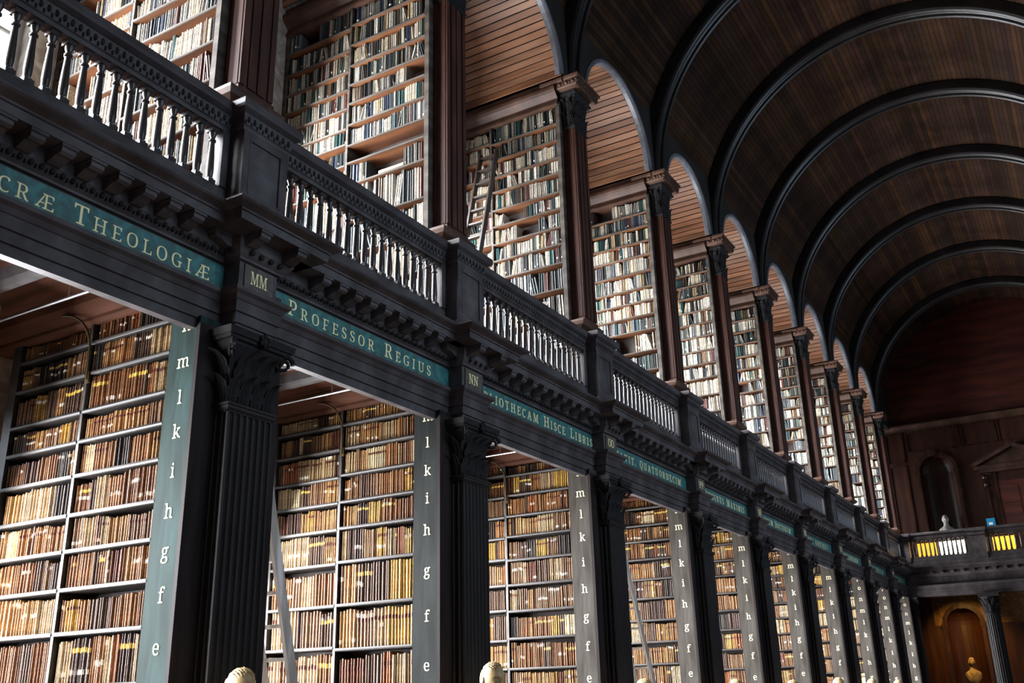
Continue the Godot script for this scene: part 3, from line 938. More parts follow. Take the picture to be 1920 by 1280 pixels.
# ---------------------------------------------------------------- upper columns
func upper_column(k: int) -> void:
	var o := Vector3(0, 0, cz(k))
	var t := thing("gallery_column", "tall mahogany gallery column with carved capital behind %s pedestal" % pier_word[k], "column", Vector3(-3.75, 5.06, cz(k)), "gallery columns")
	part(t, "base", once("col_base", func():
		var g := G.new()
		g.stack([[5.06, 0.0], [6.2, 0.0], [6.22, -0.012], [6.26, -0.012], [6.3, -0.03], [6.33, 0.03], [6.37, 0.05], [6.4, 0.05], [6.41, 0.03]], -3.66, -3.84, 0, 0.265)
		return g.mesh()), M.mahogany_block, o)
	part(t, "shaft", once("col_shaft", func():
		var g := G.new()
		g.stack([[6.41, 0.02], [6.46, 0.02], [6.48, 0.0], [9.48, 0.0]], -3.66, -3.84, 0, 0.19)
		for z in [-0.165, -0.055, 0.055, 0.165]:
			g.box(Vector3(-3.662, 6.48, z - (0.03 if absf(z) > 0.1 else 0.045)), Vector3(-3.645, 9.46, z + (0.03 if absf(z) > 0.1 else 0.045)))
		g.box(Vector3(-3.72, 6.48, 0.188), Vector3(-3.67, 9.46, 0.2))
		g.box(Vector3(-3.83, 6.48, 0.188), Vector3(-3.8, 9.46, 0.2))
		return g.mesh()), M.mahogany, o)
	var cap := part(t, "capital", once("col_cap", func():
		var g := G.new()
		g.stack([[9.46, 0.0], [9.47, 0.02], [9.495, 0.02], [9.505, 0.0], [9.8, 0.005], [9.98, 0.03], [10.04, 0.06], [10.09, 0.06]], -3.65, -3.84, 0, 0.195)
		return g.mesh()), M.carved, o)
	for row in [[9.51, 0.26, 0.1, 0.05, 4], [9.68, 0.32, 0.11, 0.08, 3]]:
		var mesh := once("uleaf%s" % row[4], leaf_mesh.bind(row[1], row[2], row[3]))
		for i in row[4]:
			part(cap, "acanthus_leaf", mesh, M.carved, o + Vector3(-3.655, row[0], (i - (row[4] - 1) / 2.0) * 0.105))
		for i in 2:
			var side := part(cap, "acanthus_leaf", mesh, M.carved, o + Vector3(-3.71 - 0.09 * i, row[0], 0.19))
			side.rotation.y = -PI / 2
	for s in [-1, 1]:
		var vo := part(cap, "volute", once("uvolute", volute_mesh.bind(0.045)), M.carved, o + Vector3(-3.61, 10.0, s * 0.23))
		vo.rotation.y = -s * PI / 4
	var b := part(t, "impost_block", once("col_block", func():
		var g := G.new()
		g.stack([[10.085, 0.08], [10.095, 0.13], [10.11, 0.145], [10.2, 0.16], [10.21, 0.185], [10.25, 0.19], [10.28, 0.12]], -3.65, -4.1, 0, 0.2)
		return g.mesh()), M.mahogany_block, o)
	part(b, "carved_band", once("col_band", func():
		var g := G.new()
		for i in 7:
			var z := -0.33 + 0.11 * i
			g.ball(Vector3(-3.497, 10.155, z), Vector3(0.018, 0.035, 0.035), 6, 4)
			g.ball(Vector3(-3.5, 10.155, z + 0.055), Vector3(0.014, 0.032, 0.012), 6, 4)
		for i in 5:
			var x := -3.56 - 0.11 * i
			g.ball(Vector3(x, 10.155, 0.352), Vector3(0.035, 0.035, 0.02), 6, 4)
			g.ball(Vector3(x - 0.055, 10.155, 0.35), Vector3(0.012, 0.032, 0.014), 6, 4)
		return g.mesh()), M.mahogany_block, o)


# ---------------------------------------------------------------- bookcases and books
var ordinals := ["first", "second", "third", "fourth", "fifth", "sixth", "seventh", "eighth", "ninth", "tenth", "eleventh", "twelfth", "thirteenth", "fourteenth", "fifteenth", "sixteenth", "seventeenth"]
var lower_books := []
var upper_books := []

func lower_shelves(k: int) -> Array:
	if k == 0:
		return [4.34, 4.08, 3.77, 3.53, 3.26, 2.96, 2.69, 2.41, 2.1, 1.74, 1.36]
	if k == 1:
		return [4.34, 4.08, 3.8, 3.52, 3.25, 2.91, 2.49, 2.07, 1.62, 1.2]
	var r := RandomNumberGenerator.new()
	r.seed = 70 + k
	var out := []
	var y := 4.36
	var step := 0.255
	while y > 1.2:
		out.append(y)
		y -= step + r.randf_range(-0.02, 0.025)
		step += 0.012
	return out

func upper_shelves(k: int) -> Array:
	if k == 1:
		return [9.6, 9.3, 8.99, 8.71, 8.44, 8.14, 7.85, 7.61, 7.31, 6.83, 6.4, 5.95, 5.5]
	if k == 2:
		return [9.57, 9.29, 8.99, 8.74, 8.43, 8.16, 7.87, 7.6, 7.31, 6.92, 6.5, 6.05, 5.55]
	var r := RandomNumberGenerator.new()
	r.seed = 170 + k
	var out := []
	var y := 9.58
	while y > 5.3:
		out.append(y)
		y -= r.randf_range(0.25, 0.31) if y > 7.4 else r.randf_range(0.34, 0.42)
	return out

func shelf_board(width: float, depth: float, thick: float) -> Mesh:
	var g := G.new()
	var t := thick / 2
	g.run_x([Vector2(-depth, -t), Vector2(-0.02, -t)].map(func(q): return Vector2(q.x, q.y)), 0, width)
	g = G.new()
	g.quad(Vector3(0, -t, -depth), Vector3(width, -t, -depth), Vector3(width, -t, -0.012), Vector3(0, -t, -0.012), Vector3.DOWN)
	g.quad(Vector3(0, t, -depth), Vector3(width, t, -depth), Vector3(width, t, -0.012), Vector3(0, t, -0.012), Vector3.UP)
	return g.mesh()

func shelf_edge(width: float, thick: float) -> Mesh:
	var g := G.new()
	var t := thick / 2
	var p := [Vector2(-0.012, -t)]
	for i in 5:
		var a := -PI / 2 + PI * i / 4.0
		p.append(Vector2(-0.008 + 0.012 * cos(a), t * sin(a)))
	p.append(Vector2(-0.012, t))
	g.run_x(p, 0, width)
	return g.mesh()

func lower_case(k: int) -> void:
	var c := cz(k)
	var zf := c + LOWER_OFF
	var first := "nmlkihgfedcba" if k != 1 else "mlkihgfedcba"
	if k >= 7:
		first = "ponmlkihgfedc"
	var t := thing("bookcase", "tall dark lower bookcase of leather books with gilt shelf letters, below %s tablet" % pier_word[k], "bookcase", Vector3(-4.7, 0, c), "lower bookcases")
	var g := G.new()
	g.box(Vector3(LOWER_END, 0, c - LOWER_OFF), Vector3(-3.62, 4.72, zf - 0.27))
	part(t, "carcass", g.mesh(), M.carcass)
	g = G.new()
	g.box(Vector3(-3.9, 0, zf - 0.28), Vector3(-3.59, 4.3, zf))
	var bd := part(t, "letter_board", g.mesh(), M.board_teal if k == 0 else M.board_slate if k == 1 else M.board_grey)
	g = G.new()
	g.box(Vector3(-3.62, 0, c - LOWER_OFF), Vector3(-3.585, 4.25, zf + 0.004))
	part(t, "end_panel", g.mesh(), M.end_panel)
	g = G.new()
	g.box(Vector3(-4.865, 0.3, zf - 0.27), Vector3(-4.835, 4.5, zf - 0.004))
	part(t, "divider", g.mesh(), M.shelf_oak)
	g = G.new()
	g.box(Vector3(LOWER_END, 0, zf - 0.27), Vector3(-5.75, 4.5, zf))
	part(t, "side_stile", g.mesh(), M.shelf_oak)
	g = G.new()
	g.run_x([Vector2(zf - 0.27, 4.5), Vector2(zf, 4.5), Vector2(zf + 0.02, 4.53), Vector2(zf + 0.02, 4.56), Vector2(zf + 0.06, 4.6), Vector2(zf + 0.1, 4.66), Vector2(zf + 0.1, 4.72)], WALL_X, -3.66)
	part(t, "cornice", g.mesh(), M.soffit)
	var ys := lower_shelves(k)
	var r := RandomNumberGenerator.new()
	r.seed = 1000 + k
	var sect := [[-4.835, -3.9], [-5.75, -4.865]]
	for i in ys.size():
		for s in 2:
			var dy: float = 0.0 if s == 0 or k == 0 else r.randf_range(-0.025, 0.02)
			var x0: float = sect[s][0]
			var w: float = sect[s][1] - x0
			var sh := part(t, "shelf", once("lshelf%d" % s, shelf_board.bind(w, 0.26, 0.034)), M.shelf_oak, Vector3(x0, ys[i] + dy, zf))
			part(sh, "edge_strip", once("ledge%d" % s, shelf_edge.bind(w, 0.034)), M.shelf_oak, Vector3(x0, ys[i] + dy, zf))
			var top: float = (ys[i - 1] if i > 0 else 4.52) + dy
			fill(lower_books, r, x0, sect[s][1], ys[i] + dy + 0.017, top - 0.02, zf - 0.022, k, first[clampi(i - 1, 0, 12)] if i > 0 else "top", true)
		if i > 0 and i - 1 < first.length():
			var y: float = lerpf(ys[i], ys[i - 1], 0.5)
			var h := 0.1 if first[i - 1] in "lkhfdb" else 0.072
			part(bd, "letter", letter(first[i - 1]), M.cream_letter, Vector3(-3.735, y - 0.04, zf + 0.001))
			h = h
	if k < 6:
		var rl := thing("picture_rail", "thin bright metal rail under the alcove ceiling, below %s tablet" % pier_word[k], "rail", Vector3(-4.8, 4.58, zf + 0.34), "metal rails under the alcove ceilings")
		g = G.new()
		g.tube([Vector3(LOWER_END - 0.25, 4.58, zf + 0.34), Vector3(-3.75, 4.58, zf + 0.34)], 0.013, 8)
		part(rl, "bar", g.mesh(), M.steel)
		for x in [-5.6, -4.7, -3.85]:
			g = G.new()
			g.tube([Vector3(x, 4.58, zf + 0.34), Vector3(x, 4.73, zf + 0.34)], 0.008, 6)
			part(rl, "hanger", g.mesh(), M.steel)
	# curved bracket that reaches from the alcove ceiling to the divider
	if k < 4:
		var b := thing("curved_bracket", "thin curved metal bracket arching from the alcove ceiling to the shelves, below %s tablet" % pier_word[k], "bracket", Vector3(-4.85, 4.05, zf), "curved metal brackets")
		g = G.new()
		var pts := []
		for i in 12:
			var a := PI / 2 * i / 11.0
			pts.append(Vector3(-5.12 + 0.3 * sin(a), 4.3 + 0.3 * cos(a), zf + 0.09 - 0.07 * i / 11.0))
		pts.append(Vector3(-4.82, 4.02, zf + 0.012))
		g.tube(pts, 0.011, 6)
		part(b, "arm", g.mesh(), M.brass)
		g = G.new()
		g.box(Vector3(-4.84, 4.0, zf - 0.006), Vector3(-4.8, 4.09, zf + 0.014))
		part(b, "mounting_plate", g.mesh(), M.brass)

func letter(ch: String) -> Mesh:
	return once("letter_" + ch, func():
		var font := SystemFont.new()
		font.font_names = PackedStringArray(["Droid Serif"])
		var tm := TextMesh.new()
		tm.font = font
		tm.text = ch
		tm.font_size = 64
		tm.pixel_size = 0.00215
		tm.depth = 0.004
		tm.vertical_alignment = VERTICAL_ALIGNMENT_BOTTOM
		return tm)

func upper_case(k: int) -> void:
	var c := cz(k)
	var zf := c + UPPER_OFF
	var t := thing("gallery_bookcase", "tall light wood gallery bookcase of mixed cloth books behind %s column" % pier_word[k], "bookcase", Vector3(-4.8, 5.06, c), "gallery bookcases")
	var g := G.new()
	g.box(Vector3(WALL_X, 5.06, c - UPPER_OFF), Vector3(-3.88, 10.0, zf - 0.24))
	part(t, "carcass", g.mesh(), M.carcass)
	g = G.new()
	g.box(Vector3(-3.9, 5.06, c - UPPER_OFF), Vector3(-3.84, 9.92, zf))
	part(t, "end_stile", g.mesh(), M.strip_pine)
	g = G.new()
	g.box(Vector3(-5.06, 5.06, zf - 0.24), Vector3(-5.03, 9.9, zf - 0.003))
	part(t, "divider", g.mesh(), M.strip_pine)
	g = G.new()
	g.box(Vector3(WALL_X, 5.06, zf - 0.24), Vector3(-6.1, 9.9, zf))
	part(t, "side_stile", g.mesh(), M.strip_pine)
	g = G.new()
	g.run_x([Vector2(zf - 0.24, 9.87), Vector2(zf + 0.012, 9.87), Vector2(zf + 0.02, 9.89), Vector2(zf + 0.02, 9.92), Vector2(zf + 0.0, 9.93), Vector2(zf - 0.01, 10.0), Vector2(zf + 0.01, 10.02), Vector2(zf + 0.03, 10.04), Vector2(zf + 0.07, 10.07), Vector2(zf + 0.095, 10.11), Vector2(zf + 0.1, 10.15), Vector2(zf + 0.085, 10.19), Vector2(zf + 0.05, 10.22), Vector2(zf + 0.04, 10.28), Vector2(zf - 0.1, 10.3)], WALL_X, -3.86)
	part(t, "cornice", g.mesh(), M.mahogany_block)
	var ys := upper_shelves(k)
	var r := RandomNumberGenerator.new()
	r.seed = 2000 + k
	var sect := [[-5.03, -3.9], [-6.1, -5.06]]
	for i in ys.size():
		for s in 2:
			var dy: float = 0.0 if s == 0 else r.randf_range(-0.06, 0.05)
			var x0: float = sect[s][0]
			var w: float = sect[s][1] - x0
			var sh := part(t, "shelf", once("ushelf%d" % s, shelf_board.bind(w, 0.24, 0.03)), M.shelf_pine, Vector3(x0, ys[i] + dy, zf))
			part(sh, "edge_strip", once("uedge%d" % s, shelf_edge.bind(w, 0.03)), M.strip_pine, Vector3(x0, ys[i] + dy, zf))
			var top: float = (ys[i - 1] if i > 0 else 9.88) + (dy if i > 0 else 0.0)
			fill(upper_books, r, x0, sect[s][1], ys[i] + dy + 0.015, top - 0.02, zf - 0.02, k, str(i), false)

# stands books on one shelf, from its nave end towards the window
func fill(out: Array, r: RandomNumberGenerator, x0: float, x1: float, y: float, top: float, z: float, k: int, shelf: String, low: bool) -> void:
	var gap := top - y
	var x := x1 - 0.004
	var palette := r.randi() % 6
	var run := 0
	var col := 0
	var tall := r.randf_range(0.84, 0.95)
	var lean := 0.0
	var empty := -1.0
	var nth := 0
	var set_kind := 0
	var set_tag := -1.0
	var bare := 0.16
	if not low and r.randf() < 0.1:
		empty = r.randf_range(0.2, 0.7)
	if not low and k == 1 and x1 > -4.5:      # the half-empty shelves of the case behind the NN column
		if shelf == "7":
			empty = 0.45
			bare = 0.56
		elif shelf == "8":
			empty = 0.5
			bare = 0.24
		elif shelf == "4":
			empty = 0.9
			bare = 0.15
	while x > x0 + 0.03:
		if run <= 0:
			run = r.randi_range(1, 8) if low else r.randi_range(1, 3)
			if low:
				col = [0, 1, 2, 3, 4, 5, 6, 9, 10, 3, 4, 11, 5, 6, 2, 10, 8, 7][r.randi() % 18] if r.randf() > 0.4 else [0, 5, 4, 2, 6, 10][palette]
			else:
				col = [0, 1, 2, 3, 4, 5, 6, 7, 8, 9, 10, 11, 12, 13, 0, 10, 7, 8, 2, 10][r.randi() % 20] if r.randf() > 0.3 else [0, 10, 7, 1, 2, 13][palette]
			tall = clampf(tall + r.randf_range(-0.07, 0.08), 0.78 if low else 0.8, 0.985)
			set_kind = r.randi() % 3
			set_tag = r.randf_range(0.1, 0.86) if r.randf() < 0.4 else -1.0
			lean = 0.0 if low or r.randf() > 0.16 else r.randf_range(-0.3, 0.3)
		run -= 1
		var w := r.randf_range(0.02, 0.034) if low else r.randf_range(0.013, 0.03)
		if gap > 0.34:
			w *= 1.45
		if not low and r.randf() < 0.06:
			w *= 1.8
		if empty > 0 and absf((x - x0) / (x1 - x0) - empty) < bare:
			x -= w
			continue
		var h := gap * clampf(tall + r.randf_range(-0.03, 0.02), 0.5, 0.98)
		var tilt := lean + r.randf_range(-0.012, 0.012)
		var step := w / cos(tilt)
		if absf(tilt) > 0.05:
			h *= 0.9
		if x - step - absf(sin(tilt)) * h * (1.0 if tilt > 0 else 0.0) < x0:
			break
		var b := {"x": x - step / 2, "y": y, "z": z - r.randf_range(0.0, 0.018), "w": w * 0.9, "h": h, "tilt": tilt, "col": col, "k": k, "shelf": shelf, "tag": -1.0, "kind": 0, "low": low}
		if low:
			b.kind = set_kind
			if set_tag >= 0.0 and r.randf() < 0.55:
				b.tag = set_tag + r.randf_range(-0.03, 0.03)
		else:
			if r.randf() < 0.1:
				b.tag = r.randf_range(0.1, 0.3)
			if r.randf() < 0.2:
				b.kind = 1
		nth += 1
		b.nth = nth
		b.near = x1 > -4.5
		out.append(b)
		x -= step

# unit book: spine towards +z and rounded, 1 wide, 1 high, standing on y = 0
func book_mesh(bands: int, bulge: float) -> Mesh:
	var g := G.new()
	var rows := [[0.0, 0.0], [0.02, 0.0]]
	for i in bands:
		var y := lerpf(0.14, 0.86, float(i) / maxi(bands - 1, 1))
		rows.append_array([[y - 0.016, 0.0], [y - 0.009, 1.0], [y + 0.009, 1.0], [y + 0.016, 0.0]])
	rows.append([1.0, 0.0])
	var seg := 6
	var pts := []
	for q in rows:
		var row := []
		for j in seg + 1:
			var s: float = -1.0 + 2.0 * j / seg
			var a := s * 1.25
			row.append([Vector3(sin(a) / sin(1.25) * (0.5 + 0.02 * q[1]), q[0], -bulge + (cos(a) - cos(1.25)) / (1 - cos(1.25)) * bulge + q[1] * 0.012), Vector3(sin(a), 0, cos(a))])
		pts.append(row)
	for i in rows.size() - 1:
		var slope: float = rows[i][1] - rows[i + 1][1]
		for j in seg:
			var q := [pts[i][j], pts[i][j + 1], pts[i + 1][j + 1], pts[i + 1][j]]
			var up := Vector3(0, slope * 1.2, 0)
			g.tri(q[0][0], q[1][0], q[2][0], (q[0][1] + up).normalized(), (q[1][1] + up).normalized(), (q[2][1] + up).normalized())
			g.tri(q[0][0], q[2][0], q[3][0], (q[0][1] + up).normalized(), (q[2][1] + up).normalized(), (q[3][1] + up).normalized())
	for s in [-0.5, 0.5]:
		g.quad(Vector3(s, 0, -bulge), Vector3(s, 1, -bulge), Vector3(s, 1, -1), Vector3(s, 0, -1), Vector3(signf(s), 0, 0))
	for y in [0.0, 1.0]:
		g.quad(Vector3(-0.5, y, -0.03), Vector3(0.5, y, -0.03), Vector3(0.5, y, -1), Vector3(-0.5, y, -1), Vector3(0, 2 * y - 1, 0))
	return g.mesh()

func tag_mesh(lo: float, hi: float, bulge: float) -> Mesh:
	var g := G.new()
	var seg := 4
	for j in seg:
		var q := []
		for s in [-0.86 + 1.72 * j / seg, -0.86 + 1.72 * (j + 1) / seg]:
			var a: float = s * 1.25
			q.append([Vector3(sin(a) / sin(1.25) * 0.51, 0, -bulge + (cos(a) - cos(1.25)) / (1 - cos(1.25)) * bulge + 0.014), Vector3(sin(a), 0, cos(a))])
		var a0: Vector3 = q[0][0] + Vector3(0, lo, 0)
		var b0: Vector3 = q[1][0] + Vector3(0, lo, 0)
		var a1: Vector3 = q[0][0] + Vector3(0, hi, 0)
		var b1: Vector3 = q[1][0] + Vector3(0, hi, 0)
		g.tri(a0, b0, b1, q[0][1], q[1][1], q[1][1])
		g.tri(a0, b1, a1, q[0][1], q[1][1], q[0][1])
	return g.mesh()

func place(b: Dictionary) -> Transform3D:
	var turn := Basis(Vector3(0, 0, 1), b.tilt)
	return Transform3D(turn * Basis.from_scale(Vector3(b.w, b.h, 0.19 if b.low else 0.17)), Vector3(b.x, b.y + absf(sin(b.tilt)) * b.w / 2, b.z))

func books() -> void:
	for low in [true, false]:
		var list: Array = lower_books if low else upper_books
		var bulge := 0.075 if low else 0.055
		var shown := []
		for b in list:
			var p := pixel(Vector3(b.x, b.y + b.h / 2, b.z))
			b.px = b.h * b.w / p.z / p.z
			var in_frame: bool = p.x > 0 and p.x < 1920 and p.y > 0 and p.y < 1280
			if low:
				in_frame = in_frame and not (b.k == 1 and p.x < 515) and p.x > (20 if b.k == 0 else 0) and p.y > 478 + 0.38 * p.x
			else:
				in_frame = in_frame and p.y < 165 + 0.665 * (p.x - 464) and not (b.k == 1 and p.x < 548) and not (b.k == 0 and p.x > 393)
			b.px = b.px if in_frame else -b.px
			shown.append(b)
		shown.sort_custom(func(a, b): return a.px > b.px)
		var meshes := [once("book_0_%s" % low, book_mesh.bind(0, bulge)), once("book_5_%s" % low, book_mesh.bind(5 if low else 2, bulge)), once("book_4_%s" % low, book_mesh.bind(4, bulge))]
		var tagm := once("tag_%s" % low, tag_mesh.bind(0.0, 0.11, bulge))
		var titlem := once("title_%s" % low, tag_mesh.bind(0.68, 0.79, bulge))
		var words: Array = leather_word if low else cloth_word
		var pal: Array = leather if low else cloth
		for i in 300:
			var b: Dictionary = shown[i]
			var o := MeshInstance3D.new()
			o.name = numbered("leather_book" if low else "cloth_book")
			o.mesh = meshes[b.kind]
			o.material_override = M[("leather%d" if low else "cloth%d") % b.col]
			o.transform = place(b)
			add_child(o)
			var nth := "%d%s" % [b.nth, "st" if b.nth % 10 == 1 and b.nth != 11 else "nd" if b.nth % 10 == 2 and b.nth != 12 else "rd" if b.nth % 10 == 3 and b.nth != 13 else "th"]
			var start := ("letter board" if low else "end stile") if b.near else "divider"
			var where := "%s from the %s, %s, %s bookcase" % [nth, start, ("shelf " + b.shelf) if low else "%s gallery shelf" % ordinals[int(b.shelf)], pier_word[b.k].trim_prefix("the ")]
			var size := "thick" if b.w > 0.032 else "thin" if b.w < 0.022 else "medium"
			var extra := "marked " if b.tag >= 0 else ""
			o.set_meta("label", "%s%s %s book, %s" % [extra, "leaning" if absf(b.tilt) > 0.05 else size, words[b.col], where])
			o.set_meta("category", "book")
			o.set_meta("group", "leather books on the lower shelves" if low else "cloth books on the gallery shelves")
			if b.tag >= 0:
				var tg := MeshInstance3D.new()
				tg.name = "paper_mark"
				tg.mesh = tagm
				tg.material_override = M.paper
				o.add_child(tg)
				tg.position = Vector3(0, b.tag, 0)
			if low and b.kind == 1:
				var ti := MeshInstance3D.new()
				ti.name = "title_piece"
				ti.mesh = titlem
				ti.material_override = M.title_red if b.col % 3 else M.title_gold
				o.add_child(ti)
		# all the others
		var rest := shown.slice(300)
		var root := Node3D.new()
		root.name = numbered("packed_leather_books" if low else "packed_cloth_books")
		add_child(root)
		root.set_meta("kind", "stuff")
		root.set_meta("label", "rows of old brown leather books filling the receding lower bookcases" if low else "rows of mixed cloth books filling the receding gallery bookcases")
		root.set_meta("category", "books")
		for kind in 3:
			scatter(root, "books", rest.filter(func(b): return b.kind == kind), meshes[kind], M.book_any, pal, 0.0)
		scatter(root, "paper_marks", rest.filter(func(b): return b.tag >= 0), tagm, M.paper, [], 1.0)
		if low:
			scatter(root, "title_pieces", rest.filter(func(b): return b.kind == 1 and b.col % 3), titlem, M.title_red, [], 0.0)
			scatter(root, "gilt_title_pieces", rest.filter(func(b): return b.kind == 1 and b.col % 3 == 0), titlem, M.title_gold, [], 0.0)

func lying_book() -> void:
	var o := MeshInstance3D.new()
	o.name = "lying_book"
	o.mesh = once("book_0_false", book_mesh.bind(0, 0.055))
	o.material_override = M.cloth0
	o.transform = Transform3D(Basis(Vector3(0, 0, 1), PI / 2) * Basis.from_scale(Vector3(0.055, 0.36, 0.2)), Vector3(-4.2, 7.31 + 0.016 + 0.0275, cz(1) + UPPER_OFF - 0.015))
	o.set_meta("label", "pale book lying flat on the half-empty gallery shelf behind the NN column")
	o.set_meta("category", "book")
	add_child(o)

func scatter(root: Node3D, called: String, list: Array, mesh: Mesh, m: Material, pal: Array, lift: float) -> void:
	if list.is_empty():
		return
	var mm := MultiMesh.new()
	mm.transform_format = MultiMesh.TRANSFORM_3D
	mm.use_colors = pal.size() > 0
	mm.mesh = mesh
	mm.instance_count = list.size()
	for i in list.size():
		var b: Dictionary = list[i]
		var t := place(b)
		if lift > 0:
			t.origin += t.basis.y * b.tag
		mm.set_instance_transform(i, t)
		if pal.size():
			var vary := 0.85 + 0.3 * fposmod(b.x * 37.7 + b.y * 11.3, 1.0)
			var cl: Color = pal[b.col].srgb_to_linear()
			mm.set_instance_color(i, Color(cl.r * vary, cl.g * vary, cl.b * vary))
	var o := MultiMeshInstance3D.new()
	o.name = called
	o.multimesh = mm
	o.material_override = m
	o.set_meta("kind", "stuff")
	root.add_child(o, true)


# ---------------------------------------------------------------- busts, ladders
func bust_mesh() -> Mesh:
	# a carved head on neck and draped shoulders, facing +z; crown of the head at y = 0.62
	var g := G.new()
	var noise := FastNoiseLite.new()
	noise.seed = 5
	noise.frequency = 1.0
	var hump := func(u: float, v: float, au: float, av: float, wu: float, wv: float) -> float:
		return exp(-pow((u - au) / wu, 2) - pow((v - av) / wv, 2))
	var rows := 64
	var seg := 80
	var pts := []
	for i in rows + 1:
		var la := -PI / 2 + PI * i / rows
		var row := []
		for j in seg:
			var lo := TAU * j / seg
			var d := Vector3(cos(la) * sin(lo), sin(la), cos(la) * cos(lo))
			var u := d.x
			var v := d.y
			var jaw := 1.0 - 0.26 * pow(clampf((-0.15 - v) / 0.85, 0, 1), 1.3)
			var p := Vector3(u * 0.078 * jaw, v * 0.12, d.z * (0.1 if d.z < 0 else 0.094 * (1.0 - 0.1 * clampf(-v, 0, 1))))
			var front := smoothstep(0.05, 0.45, d.z)
			var z := 0.0
			if v < 0.24 and v > -0.36:                                # nose: a ridge that grows to its tip, then turns under
				var t := clampf((0.2 - v) / 0.42, 0, 1)
				z += 0.032 * pow(t, 0.8) * smoothstep(-0.34, -0.24, v) * exp(-pow(u / lerpf(0.09, 0.15, t), 2))
			for e in [-1.0, 1.0]:
				z -= 0.017 * hump.call(u, v, e * 0.36, 0.07, 0.19, 0.11)    # eye sockets
				z += 0.009 * hump.call(u, v, e * 0.36, 0.06, 0.1, 0.055)    # eyeballs
				z -= 0.003 * hump.call(u, v, e * 0.36, 0.01, 0.13, 0.02)    # lower lids
				z += 0.008 * hump.call(u, v, e * 0.36, 0.21, 0.27, 0.06)    # brows
				z += 0.006 * hump.call(u, v, e * 0.52, -0.14, 0.2, 0.14)    # cheeks
				z += 0.007 * hump.call(u, v, e * 0.13, -0.27, 0.06, 0.05)   # nostrils
				z -= 0.005 * hump.call(u, v, e * 0.3, -0.34, 0.06, 0.12)    # folds beside the mouth
			z += 0.011 * hump.call(u, v, 0.0, -0.44, 0.24, 0.05) - 0.012 * hump.call(u, v, 0.0, -0.5, 0.26, 0.02) + 0.01 * hump.call(u, v, 0.0, -0.56, 0.2, 0.045)
			z -= 0.006 * hump.call(u, v, 0.0, -0.65, 0.2, 0.04)
			z += 0.013 * hump.call(u, v, 0.0, -0.82, 0.26, 0.12)            # chin
			p.z += z * front
			var hair := clampf(maxf((v - 0.52 - 0.12 * u * u) * 6.0, (-0.12 - d.z) * 5.0 if v > -0.5 else 0.0), 0, 1)
			p += d * hair * (0.008 + 0.007 * noise.get_noise_3d(u * 6, v * 9, d.z * 6) + 0.003 * sin(u * 40.0 + v * 12.0))
			row.append(p + Vector3(0, 0.49, 0.012))
		pts.append(row)
	add_grid(g, pts, Vector3(0, 0.49, 0.01))
	for e in [-1, 1]:
		g.ball(Vector3(e * 0.079, 0.488, -0.008), Vector3(0.011, 0.031, 0.02), 10, 8)
	# neck, shoulders and draped chest in one surface
	pts = []
	var rings := [[0.0, 0.1, 0.075], [0.03, 0.135, 0.088], [0.08, 0.165, 0.1], [0.14, 0.19, 0.108], [0.19, 0.2, 0.106], [0.23, 0.192, 0.098], [0.26, 0.165, 0.09], [0.285, 0.125, 0.08], [0.31, 0.086, 0.07], [0.34, 0.066, 0.063], [0.38, 0.058, 0.06], [0.43, 0.058, 0.062]]
	for q in rings:
		var row := []
		for j in 40:
			var a := TAU * j / 40
			var cloth_here := 1.0 - smoothstep(0.24, 0.3, q[0])
			var fold := 1.0 + 0.045 * cloth_here * sin(a * 7.0 + q[0] * 40.0) + 0.03 * cloth_here * sin(a * 3.0 - q[0] * 25.0)
			row.append(Vector3(sin(a) * q[1] * fold, q[0], cos(a) * q[2] * fold - 0.012 * smoothstep(0.3, 0.4, q[0])))
		pts.append(row)
	add_grid(g, pts, Vector3(0, 0.2, 0))
	g.lathe([Vector2(0.0, -0.1), Vector2(0.13, -0.1), Vector2(0.13, -0.075), Vector2(0.1, -0.055), Vector2(0.08, -0.03), Vector2(0.085, 0.0), Vector2(0.1, 0.02)], 24)
	return g.mesh()

func add_grid(g: G, pts: Array, mid: Vector3) -> void:
	var rows := pts.size()
	var seg: int = pts[0].size()
	var nor := []
	for i in rows:
		var row := []
		for j in seg:
			var du: Vector3 = pts[i][(j + 1) % seg] - pts[i][(j + seg - 1) % seg]
			var dv: Vector3 = pts[mini(i + 1, rows - 1)][j] - pts[maxi(i - 1, 0)][j]
			var nn := du.cross(dv)
			if nn.length() < 1e-9:
				nn = pts[i][j] - mid
			nn = nn.normalized()
			row.append(nn if nn.dot(pts[i][j] - mid) > 0 else -nn)
		nor.append(row)
	for i in rows - 1:
		for j in seg:
			var k := (j + 1) % seg
			g.tri(pts[i][j], pts[i][k], pts[i + 1][k], nor[i][j], nor[i][k], nor[i + 1][k])
			g.tri(pts[i][j], pts[i + 1][k], pts[i + 1][j], nor[i][j], nor[i + 1][k], nor[i + 1][j])

